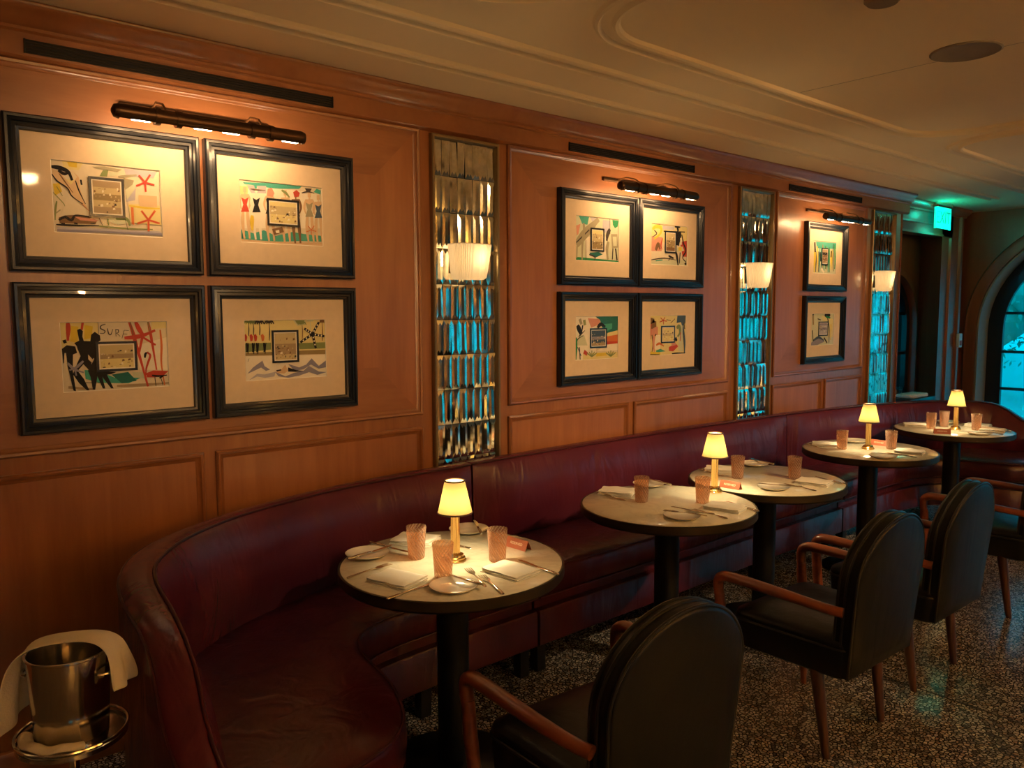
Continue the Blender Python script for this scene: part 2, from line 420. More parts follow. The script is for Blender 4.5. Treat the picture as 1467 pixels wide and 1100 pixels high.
def arch_window(name, c, r, z0, toxyz, sill=.02, bars=3, depth=.05, fw=.15):
    """black steel window: frame ring, muntins, pane"""
    mb = MB()
    outer = [(c-r, sill)]+[(c-r*math.cos(PI*k/28), z0+r*math.sin(PI*k/28)) for k in range(29)]+[(c+r, sill)]
    ri = r-fw
    inner = [(c-ri, sill+.1)]+[(c-ri*math.cos(PI*k/28), z0+ri*math.sin(PI*k/28)) for k in range(29)]+[(c+ri, sill+.1)]
    rings = [[toxyz(o[0], 0, o[1]), toxyz(i[0], 0, i[1]), toxyz(i[0], depth, i[1]), toxyz(o[0], depth, o[1])] for o, i in zip(outer, inner)]
    mb.loft(rings, True, True)
    def bar(u0, u1, w0, w1):
        vs = [toxyz(u, dd, w) for u in (u0, u1) for dd in (.01, .04) for w in (w0, w1)]
        mb.add(vs, [(0, 1, 3, 2), (4, 6, 7, 5), (0, 4, 5, 1), (2, 3, 7, 6), (0, 2, 6, 4), (1, 5, 7, 3)])
    bar(c-ri, c+ri, sill, sill+.1)
    for zz in (.38, .765, 1.15, 1.55, 1.95):
        hw = ri if zz < z0 else math.sqrt(max(.0, ri*ri-(zz-z0)**2))
        if hw > .1: bar(c-hw, c+hw, zz-.014, zz+.014)
    for uu in ([c-.42, c, c+.42] if r > .7 else [c-.2, c+.2]):
        bar(uu-.014, uu+.014, sill, z0+math.sqrt(max(0, ri*ri-(uu-c)**2)))
    w = struct(mb.build(name, 'frame_black'))
    pm = MB(); poly = [toxyz(i[0], .025, i[1]) for i in inner]
    pm.add(poly, [tuple(range(len(poly)))]); pm.build('window_pane', 'pane', w)
    return w
YB = 9.0
tb = lambda u, dd, z: (u, YB+dd, z)
wall_arches('wall_back', 'alcove_wood', -.3, 7.2, [(.97, 1.0, 1.38), (3.55, 1.0, 1.38), (6.1, .9, 1.38)], .33, tb)
tf = lambda u, dd, z: (u, YB+.27+dd, z)
arch_window('window_1', .97, .995, 1.38, tf); arch_window('window_2', 3.55, .995, 1.38, tf); arch_window('window_3', 6.1, .895, 1.38, tf)
tr_ = lambda u, dd, z: (7.2+dd, u, z)
RA = [(-1.3, .8, 1.45), (1.15, .8, 1.45), (3.72, .5, 1.6), (6.4, .6, 1.5)]
wall_arches('wall_right', 'cream_paint', -2.7, YB+.33, RA, .3, tr_, sill=.95)
for i, (c, r, z0) in enumerate(RA):
    arch_window('window_%d' % (4+i), c, r-.003, z0, lambda u, dd, z: (7.4+dd, u, z), sill=.952, fw=.1)
# arch casings on the back wall
for i, (c, r) in enumerate(((.97, 1.0), (3.55, 1.0))):
    mb = MB(); rings = []
    for k in range(-1, 30):
        rr = lambda q: (c-q, .0) if k == -1 else ((c+q, 0.0) if k == 29 else (c-q*math.cos(PI*k/28), 1.38+q*math.sin(PI*k/28)))
        rings.append([(rr(q)[0], YB-h, rr(q)[1]) for q, h in ((r+.005, 0), (r+.005, .018), (r+.03, .022), (r+.085, .012), (r+.11, .02), (r+.125, 0))])
    mb.loft(rings, True, True)
    struct(mb.build('trim_%d' % (2+i), 'alcove_wood'))
# light lining of the arch reveal, seen beside the steel frame
mb = MB(); rings = []
for k in range(-1, 30):
    q = 1.0; q2 = .985
    f = lambda q: (.97-q, 0) if k == -1 else ((.97+q, 0) if k == 29 else (.97-q*math.cos(PI*k/28), 1.38+q*math.sin(PI*k/28)))
    rings.append([(f(q)[0], YB-.002, f(q)[1]), (f(q2)[0], YB-.002, f(q2)[1]), (f(q2)[0], YB+.268, f(q2)[1]), (f(q)[0], YB+.268, f(q)[1])])
mb.loft(rings, True, True); struct(mb.build('trim_4', 'casing'))

# alcove beyond the end of the panelled wall
struct(MB().box(-.22, -.10, 7.08, 8.45, 2.29, CEIL).build('wall_header', 'alcove_wood', bevel=.004))
mb = MB()
prof = [(-.10, 2.575), (-.035, 2.575), (-.04, 2.55), (-.06, 2.53), (-.085, 2.515), (-.085, 2.50), (-.10, 2.495)]
mb.prism(prof, 'y', 7.08, 8.75)
mb.box(-.1, -.085, 7.08, 8.2, 2.385, 2.40); mb.box(-.1, -.088, 7.08, 8.2, 2.29, 2.31)
struct(mb.build('trim_5', 'alcove_wood'))
# pillar with splayed jamb
mb = MB(); mb.prism([(-.10, 8.20), (-.10, 8.66), (-.30, 8.66), (-.62, 8.66), (-.62, 8.60), (-.36, 8.47)], 'z', 0, CEIL)
struct(mb.build('wall_pillar', 'alcove_wood'))
mb = MB(); mb.prism([(-.1, 8.36), (-.078, 8.37), (-.078, 8.43), (-.1, 8.44)], 'z', 0, 2.28)
mb.prism([(-.1, 8.60), (-.075, 8.61), (-.075, 8.655), (-.1, 8.66)], 'z', 0, 2.5)
struct(mb.build('trim_6', 'alcove_wood'))
struct(MB().box(-.62, -.3, 8.66, YB+.33, 0, CEIL).build('wall_recess', 'alcove_wood'))
wall_arches('wall_niche', 'alcove_wood', 7.08, 8.62, [(7.90, .52, 1.42)], .1, lambda u, dd, z: (-.42-dd, u, z))
dn = arch_window('door_1', 7.90, .517, 1.42, lambda u, dd, z: (-.46-dd, u, z), fw=.07)
struct(MB().box(-2.6, -.52, 9.02, 9.1, 0, CEIL).build('sky_block_wall', 'dark_paint'))  # dark blocker added behind the niche door to keep the bright sky out
struct(MB().box(-1.75, -1.6, 6.2, 9.02, 0, CEIL).build('sky_block_far', 'dark_paint'))  # second added blocker, shuts off the sky beyond the niche door
# door casing on the niche
mb = MB(); rings = []
for k in range(-1, 26):
    f = lambda q: (7.90-q, 0) if k == -1 else ((7.90+q, 0) if k == 25 else (7.90-q*math.cos(PI*k/24), 1.42+q*math.sin(PI*k/24)))
    rings.append([(-.42+h, f(q)[0], f(q)[1]) for q, h in ((.52, 0), (.52, .03), (.585, .02), (.60, 0))])
mb.loft(rings, True, True); struct(mb.build('trim_7', 'alcove_wood'))

# cornice along the panelled wall, returned round its end
prof = [(0, CEIL-.001), (.085, CEIL-.001), (.085, 2.565), (.072, 2.553), (.058, 2.538), (.05, 2.52), (.034, 2.512), (.034, 2.502), (.022, 2.496), (.022, 2.425), (.012, 2.418), (0, 2.412)]
struct(MB().prism(prof, 'y', -2.7, 7.10).prism([(a-.0, z) for a, z in prof], 'y', 7.10, 7.17).build('trim_8', 'moulding_wood', angle=50))
# panel mouldings, fields and veneer borders
bead = [(0, 0), (0, .012), (.006, .018), (.014, .016), (.018, .009), (.026, .006), (.032, 0)]
n_tr = 9
PANELS = [(-1.75, .02-.37), (.16, 2.075), (2.60, 4.515), (5.065, 6.41)]
for (a, b_) in PANELS:
    mb = MB(); rect_frame(mb, a, b_, 1.12, 2.415, bead, onwall)
    struct(mb.build('trim_%d' % n_tr, 'moulding_wood', angle=40)); n_tr += 1
    fm = MB(); w = .20
    z0, z1 = 1.15, 2.385; a2, b2 = a+.03, b_-.03
    q = [(a2, z0), (b2, z0), (b2, z1), (a2, z1)]; p = [(a2+w, z0+w), (b2-w, z0+w), (b2-w, z1-w), (a2+w, z1-w)]
    x = .0015
    fm.add([(x, *c) for c in p], [(0, 1, 2, 3)], 0)
    for i in range(4):
        j = (i+1) % 4
        fm.add([(x, *q[i]), (x, *q[j]), (x, *p[j]), (x, *p[i])], [(0, 1, 2, 3)], 1 if i % 2 == 0 else 0)
    struct(fm.build('trim_%d' % n_tr, ['field_wood', 'border_wood'])); n_tr += 1
for (a, b_) in [(.12, 1.065), (1.11, 2.075), (2.60, 3.52), (3.57, 4.515), (5.065, 5.76), (5.81, 6.41), (-1.75, -.9), (-.85, -.35)]:
    mb = MB(); rect_frame(mb, a, b_, .30, 1.063, bead, onwall)
    mb.add([(.001, a+.03, .33), (.001, b_-.03, .33), (.001, b_-.03, 1.033), (.001, a+.03, 1.033)], [(0, 1, 2, 3)], 1)
    struct(mb.build('trim_%d' % n_tr, ['moulding_wood', 'field_wood'], angle=40)); n_tr += 1
# wall edge bead at the end of the panelled wall
struct(MB().tube([(0, 7.06, 0), (0, 7.06, 2.41)], .012, 8).build('trim_%d' % n_tr, 'moulding_wood')); n_tr += 1
struct(MB().prism([(0, 0), (.018, 0), (.018, .10), (.01, .12), (0, .125)], 'y', -2.7, 7.08).build('baseboard_left', 'moulding_wood'))

# ceiling plaster mouldings
def ceil_mould(path, closed=False, gap=.032):
    global n_tr
    mb = MB(); P = path; n = len(P)
    rings = []
    for i, p in enumerate(P):
        a = Vector(P[(i-1) % n] if (closed or i > 0) else P[i]); b_ = Vector(P[(i+1) % n] if (closed or i < n-1) else P[i])
        t = (b_-a).normalized(); nn = Vector((-t.y, t.x))
        ring = []
        for off, h in ((-.048, 0), (-.042, .013), (-.030, .017), (-.018, .003), (.018, .003), (.030, .017), (.042, .013), (.048, 0)):
            ring.append((p[0]+nn.x*off, p[1]+nn.y*off, CEIL-h))
        rings.append(ring)
    mb.loft(rings, False, False, 0, wrap=closed)
    struct(mb.build('trim_%d' % n_tr, 'plaster', angle=25)); n_tr += 1
def rrect(x0, x1, y0, y1, r, n=12):
    out = []
    for cx, cy, a0 in ((x0+r, y0+r, PI), (x1-r, y0+r, 1.5*PI), (x1-r, y1-r, 0), (x0+r, y1-r, .5*PI)):
        for k in range(n+1):
            a = a0+.5*PI*k/n; out.append((cx+r*math.cos(a), cy+r*math.sin(a)))
    return out
ceil_mould([(.40, -2.6), (.40, 8.0)])
ceil_mould(rrect(.74, 6.4, -2.4, 8.3, .3), True)
for y0, y1 in ((-1.05, 1.82), (1.98, 4.86), (5.08, 7.96)):
    ceil_mould(rrect(1.04, 3.5, y0, y1, .34), True)
struct(MB().box(1.1, 7.1, 3.4185, 3.4215, CEIL-.0008, CEIL).build('trim_%d' % n_tr, 'casing')); n_tr += 1

# ---------------------------------------------------------------- ceiling fittings
o = MB().lathe([(.125, 0), (.125, -.003), (.118, -.006), (.112, -.004), (.06, -.0045), (.0005, -.0045)], 40).build('ceiling_speaker', 'speaker_grille', loc=(1.81, 3.37, CEIL))
tag(o, 'round flat grey speaker grille set in the plaster ceiling', 'speaker')
o = MB().lathe([(.055, 0), (.055, -.008), (.045, -.018), (.03, -.02), (.0005, -.02)], 32).build('smoke_detector', 'speaker_grille', loc=(1.84, 2.60, CEIL))
tag(o, 'small domed smoke detector at the top edge of the ceiling', 'smoke detector')
for i, (x, y, e_) in enumerate(DOWN):
    t = empty('fill_downlight', 'warm recessed ceiling lamp added out of view for room fill', 'ceiling light', (x, y, CEIL), 0, 'added fill lamps outside the view')
    MB().lathe([(.06, 0), (.06, -.01), (.045, -.012), (.045, -.002)], 24, cap=False).build('trim_ring', 'antique_brass', t)
    MB().lathe([(.044, -.003), (.0005, -.003)], 24, cap=False).build('lens', 'fill_lens_glow', t)
    lamp('fill_point', 'POINT', (0, 0, -.10), e_, WARM, t, size=.06)
for x, y, tg, e_, cone in [(*a, 39 if a[1] < 2 else 48) for a in ACC]+PIN:
    t = empty('fill_accent', 'small recessed accent lamp added outside the view as fill', 'ceiling light', (x, y, CEIL), 0, 'added accent lamps outside the view')
    MB().lathe([(.06, 0), (.06, -.01), (.045, -.012), (.045, -.002)], 24, cap=False).build('trim_ring', 'antique_brass', t)
    MB().lathe([(.044, -.003), (.0005, -.003)], 24, cap=False).build('lens', 'fill_lens_glow', t)
    lamp('fill_spot', 'SPOT', (0, 0, -.03), e_, (1, .72, .36) if tg[2] < 1 else (1, .60, .26), t, size=.05, direction=(tg[0]-x, tg[1]-y, tg[2]-CEIL), spot=math.radians(cone)).data.spot_blend = 1.0

# exit sign hanging under the ceiling, face parallel to the panelled wall
t = empty('exit_sign', 'glowing green exit sign hanging from the ceiling beyond the panelled wall', 'exit sign', (-.02, 7.98, CEIL))
MB().box(-.006, .006, -.165, .165, -.235, -.045).build('panel', 'exit_green', t, bevel=.002)
MB().box(-.025, .025, -.175, .175, -.045, 0).build('housing', 'steel', t, bevel=.004)
MB().box(-.009, .009, -.172, -.165, -.24, -.045).build('side_rail', 'exit_green', t); MB().box(-.009, .009, .165, .172, -.24, -.045).build('side_rail', 'exit_green', t)
def text_mesh(txt, size, name, mat, parent, matrix, extr=.0008):
    cu = bpy.data.curves.new(name, 'FONT'); cu.body = txt; cu.size = size; cu.extrude = extr; cu.align_x = 'CENTER'; cu.align_y = 'CENTER'
    tmp = bpy.data.objects.new(name, cu); COL.objects.link(tmp)
    bpy.context.view_layer.update()
    me = bpy.data.meshes.new_from_object(tmp.evaluated_get(bpy.context.evaluated_depsgraph_get()))
    bpy.data.objects.remove(tmp)
    me.materials.clear(); me.materials.append(MAT[mat])
    o = bpy.data.objects.new(name, me); COL.objects.link(o); o.parent = parent; o.matrix_local = matrix
    return o
mt = Matrix(((0, 0, 1, .0075), (1, 0, 0, 0), (0, 1, 0, -.14), (0, 0, 0, 1)))
text_mesh('EXIT', .16, 'lettering', 'exit_letter', t, mt)
lamp('exit_glow', 'POINT', (.07, -.15, -.10), 1.1, (0, 1, .66), t, size=.04)
lamp('exit_glow', 'POINT', (.05, .10, -.28), .8, (0, 1, .60), t, size=.05)
t = empty('fire_alarm', 'small red and white alarm box on the dark pillar', 'fire alarm', (-.075, 8.63, 1.28))
MB().box(0, .03, -.04, .04, -.07, .07).build('body', 'alarm_white', t, bevel=.006)
MB().box(.03, .036, -.025, .025, -.05, .0).build('lever', 'alarm_red', t, bevel=.003)

# ---------------------------------------------------------------- air vents in the frieze
for y0, y1, lb in ((.54, 1.64, 'long black slotted air vent above the first four pictures'), (3.01, 4.09, 'long black slotted air vent above the middle four pictures'), (5.19, 6.27, 'long black slotted air vent above the far pair of pictures')):
    t = empty('air_vent', lb, 'vent', (.022, (y0+y1)/2, 2.455), 0, 'slot vents along the frieze'); h = (y1-y0)/2
    MB().box(-.002, .002, -h, h, -.022, .022).build('backing', 'slat_black', t)
    sm = MB()
    for k in range(5):
        z = -.018+k*.009; sm.prism([(.002, z), (.008, z-.002), (.008, z), (.002, z+.003)], 'y', -h, h)
    sm.box(.002, .009, -h, -h+.004, -.022, .022).box(.002, .009, h-.004, h, -.022, .022)
    sm.build('slats', 'black_metal', t)

# ---------------------------------------------------------------- mirrors
BR = random.Random(3)
def wall_mirror(y0, y1, lb):
    t = empty('wall_mirror', lb, 'mirror', (0, (y0+y1)/2, 1.0), 0, 'tall tiled mirrors on the panelled wall')
    w = (y1-y0)/2; z1 = 1.405; z0 = -.52
    fm = MB(); rect_frame(fm, -w, w, z0, z1, [(0, 0), (0, .022), (.004, .026), (.014, .026), (.018, .014), (.018, 0)], onwall); fm.build('frame', 'antique_brass', t, angle=30)
    tm = MB(); nc = 8; u0 = -w+.019; u1 = w-.019; cw = (u1-u0)/nc; rh = .166
    k = 0; zt = z1-.019
    while zt-.02 > z0+.019:
        zb = max(zt-rh, z0+.019)
        for c in range(nc):
            a, b_ = u0+c*cw+.0006, u0+(c+1)*cw-.0006; p, q = zb+.0008, zt-.0008
            base = .008; h = .0030; bw = cw*.30; bh = .024
            tx = BR.uniform(-.0011, .0011); tz = BR.uniform(-.0028, .0028)
            def X(u, z, hh): return base+hh+tx*(u-(a+b_)/2)/(cw/2)+tz*(z-(p+q)/2)/(rh/2)
            um = (a+b_)/2
            if zt-zb > .1:
                vs = [(a, p, 0), (b_, p, 0), (b_, q, 0), (a, q, 0), (a+bw, p+bh, h), (um, p+bh*.45, h), (b_-bw, p+bh, h), (b_-bw, q-bh, h), (um, q-bh*.45, h), (a+bw, q-bh, h)]
                fs = [(4, 5, 6, 7, 8, 9), (0, 1, 6, 5, 4), (1, 2, 7, 6), (2, 3, 9, 8, 7), (3, 0, 4, 9)]
            else:
                vs = [(a, p, 0), (b_, p, 0), (b_, q, 0), (a, q, 0), (um, (p+q)/2, h)]
                fs = [(0, 1, 4), (1, 2, 4), (2, 3, 4), (3, 0, 4)]
            tm.add([(X(u, z, hh), u, z) for u, z, hh in vs], fs)
            tm.add([(base, a, p), (base, b_, p), (base, b_, q), (base, a, q)], [])
        zt = zb
    o = tm.build('mirror_tiles', 'mirror', t, angle=2)
    MB().box(0, .004, -w+.01, w-.01, z0+.01, z1-.01).build('backing_board', 'slat_black', t)
    return t
wall_mirror(2.135, 2.535, 'tall tiled wall mirror nearest the camera, behind the first lit sconce')
wall_mirror(4.60, 5.01, 'tall tiled wall mirror, middle one of the three in view')
wall_mirror(6.50, 6.92, 'tall tiled mirror at the far end of the panelled wall')
wall_mirror(-.31, .095, 'tall tiled mirror left of the first pictures, outside the view')

# ---------------------------------------------------------------- wall sconces
def make_sconce():
    t = empty('wall_sconce', '', 'wall light')
    # pleated bow-front shade, open top and bottom
    ring = []
    def outline(W, D_, z, pleat=True):
        out = []
        for k in range(97):
            a = PI*k/96; ca, sa = math.cos(a), math.sin(a)
            e_ = .55
            u = -W*math.copysign(abs(ca)**e_, ca); x = D_*(sa**e_)
            pl = 1+.018*math.cos(k*PI/2*1.0) if pleat else 1
            out.append((.03+x*pl, u*pl, z))
        return out
    mb = MB()
    prof = [(.106, .095, .080), (.102, .089, .04), (.098, .083, 0), (.093, .077, -.04), (.087, .070, -.072), (.076, .060, -.081)]
    mb.loft([outline(W, D_, z) for W, D_, z in prof], False, False)
    sh = mb.build('lamp_shade', 'sconce_shade', t, angle=60)
    MB().tube(outline(.106, .095, .081, False), .0022, 6).build('shade_rim', 'sconce_shade', t)
    bm_ = MB(); bt = outline(.076, .060, -.081, False); bm_.add(bt, [tuple(range(len(bt)))]); bm_.build('shade_base', 'sconce_shade', t)
    MB().box(.0, .02, -.04, .04, -.05, .05).build('back_plate', 'antique_brass', t, bevel=.004)
    MB().tube([(.02, .01, -.03), (.055, .025, -.035), (.06, .025, -.015)], .005, 8).build('socket_arm', 'antique_brass', t)
    MB().lathe([(.001, -.018), (.010, -.014), (.014, 0), (.012, .012), (.006, .02), (.001, .023)], 16, (.06, .025)).build('bulb', 'bulb', t)
    lamp('sconce_light', 'POINT', (.065, .025, .035), .9, (1, .66, .34), t, size=.02)
    return t
st = {}
for x, y, rz, w in UPL:
    o = place(st, make_sconce, (x, y, 1.9), rz, 'cream pleated wall sconce added out of view to light the ceiling', 'added sconces outside the view')
    lamp('ceiling_fill', 'SPOT', (.09, 0, .10), w, WARM, o, size=.22, direction=(.35, 0, 1), spot=math.radians(150))  # extra upward spot added at each unseen sconce to brighten the ceiling
st = {}
def place_first(y, lb): place(st, make_sconce, (.02, y, 1.825), 0, lb, 'sconces fixed to the mirrors')
for y, lb in ((2.305, 'cream pleated wall sconce on the mirror nearest the camera'), (4.745, 'cream pleated wall sconce on the middle mirror'), (6.60, 'cream pleated wall sconce on the farthest mirror'), (-.1, 'cream pleated wall sconce left of the view')):
    place_first(y, lb)

# ---------------------------------------------------------------- picture lights
def make_piclight():
    t = empty('picture_light', '', 'picture light')
    mb = MB(); L = .322; r = .025
    # shell open towards the wall and down
    a0, a1 = math.radians(-65), math.radians(150)
    rings = []
    for k in range(15):
        a = a0+(a1-a0)*k/14
        rings.append([(r*math.cos(a), -L, r*math.sin(a)), (r*math.cos(a), L, r*math.sin(a))])
    for k in range(14, -1, -1):
        a = a0+(a1-a0)*k/14; q = r-.003
        rings.append([(q*math.cos(a), -L, q*math.sin(a)), (q*math.cos(a), L, q*math.sin(a))])
    mb.loft(rings, False, False, wrap=True)
    mb.build('tube', 'bronze', t)
    for s_ in (-1, 1):
        e_ = MB()
        e_.tube([(0, s_*(L-.002), 0), (0, s_*(L+.012), 0), (0, s_*(L+.02), 0)], [r, r*.85, r*.3], 20)
        e_.build('end_cap', 'bronze', t)
    for y in (-.20, -.13, .13, .20):
        MB().tube([(0, y-.009, 0), (0, y+.009, 0)], r+.004, 20).build('collar', 'bronze', t)
    for y in (-.17, .17):
        MB().tube([(0, y, r), (-.03, y, r+.025), (-.10, y, r+.045), (-.175, y+.01, r+.040)], .0045, 8).build('arm', 'antique_brass', t)
    MB().box(-.188, -.172, -.27, .27, r+.030, r+.050).build('bracket', 'bronze', t, bevel=.003)
    for y in (-.25, -.045, .055, .28):
        MB().box(-.012, .012, y-.03, y+.03, -.022, -.012).build('bulb', 'small_bulb', t, bevel=.003)
    lamp('picture_lamp', 'AREA', (-.014, 0, -.012), PICW, (1.0, .56, .24), t, size=.03, size_y=.6, direction=(-.88, 0, -.47))
    return t
PICW = 4.0
# the area lamp's long side must run along the wall
st = {}
for y, lb in ((1.12, 'long bronze tube picture light over the first four pictures'), (3.59, 'long bronze tube picture light over the middle four pictures'), (5.76, 'long bronze tube picture light over the far pair of pictures')):
    o = place(st, make_piclight, (.19, y-.03, 2.255), 0, lb, 'bronze picture lights')
for o in bpy.data.objects:
    if o.type == 'LIGHT' and o.name.startswith('picture_lamp'):
        z = Vector((.88, 0, .47)).normalized(); y = Vector((0, 1, 0)); x = y.cross(z)
        mm = Matrix((x, y, z)).transposed().to_4x4(); mm.translation = o.location; o.matrix_local = mm
#ART
# ---------------------------------------------------------------- framed pictures
def homog(quad):
    """maps drawing coordinates (corners TL,TR,BR,BL) to the unit square, v up"""
    A = []; B = []
    for (x, y), (u, v) in zip(quad, ((0, 1), (1, 1), (1, 0), (0, 0))):
        A.append([x, y, 1, 0, 0, 0, -u*x, -u*y]); B.append(u)
        A.append([0, 0, 0, x, y, 1, -v*x, -v*y]); B.append(v)
    h = np.linalg.solve(np.array(A, float), np.array(B, float))
    return lambda x, y: ((h[0]*x+h[1]*y+h[2])/(h[6]*x+h[7]*y+1), (h[3]*x+h[4]*y+h[5])/(h[6]*x+h[7]*y+1))
PAINT = {'k': (.012, .01, .012), 'K': (.05, .04, .035), 'r': (.50, .06, .035), 'o': (.62, .17, .05), 'p': (.62, .28, .20), 'y': (.70, .52, .05),
 'Y': (.72, .62, .28), 'g': (.22, .27, .10), 'G': (.02, .25, .09), 't': (.06, .36, .28), 'T': (.015, .15, .13), 'b': (.05, .09, .15), 'l': (.26, .25, .33),
 'L': (.45, .43, .48), 's': (.66, .47, .28), 'w': (.82, .76, .62), 'n': (.20, .11, .05), 'N': (.38, .28, .16), 'h': (.34, .31, .20), 'e': (.58, .60, .42), 'f': (.30, .22, .10), 'F': (.55, .45, .24)}
for k_, c_ in PAINT.items(): simple('paint_'+k_ if k_.islower() else 'paint_deep_'+k_.lower(), c_, .85)
PK = list(PAINT); PM = ['paint_'+k_ if k_.islower() else 'paint_deep_'+k_.lower() for k_ in PK]
def drawing(strokes, quad, W, H):
    """strokes: ('S', colour, width, points) brush line; ('P', colour, points) filled shape. returns mesh in the picture plane"""
    hf = homog(quad); mb = MB(); lay = [0]
    sx = W/math.dist(quad[0], quad[1])
    def T(p):
        u, v = hf(*p); return ((min(1, max(0, u))-.5)*W, (min(1, max(0, v))-.5)*H)
    def nx():
        lay[0] += 1; return .0006+lay[0]*.00004
    for s in strokes:
        ci = PK.index(s[1]); x = nx()
        if s[0] == 'P':
            pts = [T(p) for p in s[2]]
            mb.add([(x, a, b_) for a, b_ in pts], [tuple(range(len(pts)))], ci)
        else:
            w = s[2]*sx*1.3; pts = catmull(s[3], 5) if len(s[3]) > 2 else s[3]
            pts = [T(p) for p in pts]; n = len(pts); L = []; R = []
            for i, p in enumerate(pts):
                a, b_ = pts[max(0, i-1)], pts[min(n-1, i+1)]
                tx, ty = b_[0]-a[0], b_[1]-a[1]; l = math.hypot(tx, ty) or 1
                t = i/(n-1); ww = w*.5*(.55+.45*math.sin(PI*min(1, t*1.15+.05)))
                q = lambda v, m_: min(m_/2, max(-m_/2, v))
                L.append((x, q(p[0]-ty/l*ww, W), q(p[1]+tx/l*ww, H))); R.append((x, q(p[0]+ty/l*ww, W), q(p[1]-tx/l*ww, H)))
            b0 = len(mb.v); mb.add(L+R, [(i, i+1, n+i+1, n+i) for i in range(n-1)], ci)
    return mb, T, lay
def star(cx, cy, r, col, w, rot=0):
    return [('S', col, w, [(cx, cy), (cx+r*math.cos(a), cy+r*math.sin(a))]) for a in [rot+k*2*PI/5 for k in range(5)]]
def palm(x, y0, y1, col='K', w=10, top='K', sp=60):
    out = [('S', col, w, [(x, y1), (x+6, (y0+y1)/2), (x, y0)])]
    for a in (-1, -.5, 0, .5, 1):
        out.append(('S', top, w*1.6, [(x, y0), (x+a*sp*.6, y0-20), (x+a*sp, y0+20)]))
    return out
def woman(x, y, h, suit, skin='s', w=1.0):
    """small standing bather, feet at y+h"""
    return [('S', skin, 20*w, [(x-h*.04, y+h*.45), (x-h*.05, y+h*.72), (x-h*.02, y+h)]), ('S', skin, 20*w, [(x+h*.04, y+h*.45), (x+h*.06, y+h*.72), (x+h*.08, y+h)]),
            ('S', skin, 14*w, [(x-h*.07, y+h*.16), (x-h*.10, y+h*.3), (x-h*.07, y+h*.42)]), ('S', skin, 14*w, [(x+h*.07, y+h*.16), (x+h*.10, y+h*.3), (x+h*.07, y+h*.42)]),
            ('P', skin, [(x-h*.08, y+h*.14), (x+h*.08, y+h*.14), (x+h*.04, y+h*.3), (x-h*.04, y+h*.3)]),
            ('P', suit, [(x-h*.07, y+h*.2), (x, y+h*.24), (x+h*.07, y+h*.2), (x+h*.035, y+h*.34), (x+h*.08, y+h*.48), (x-h*.08, y+h*.48), (x-h*.035, y+h*.34)]),
            ('P', skin, [(x-h*.03, y), (x+h*.03, y), (x+h*.03, y+h*.1), (x-h*.03, y+h*.1)]), ('S', skin, 12*w, [(x, y+h*.08), (x, y+h*.16)])]
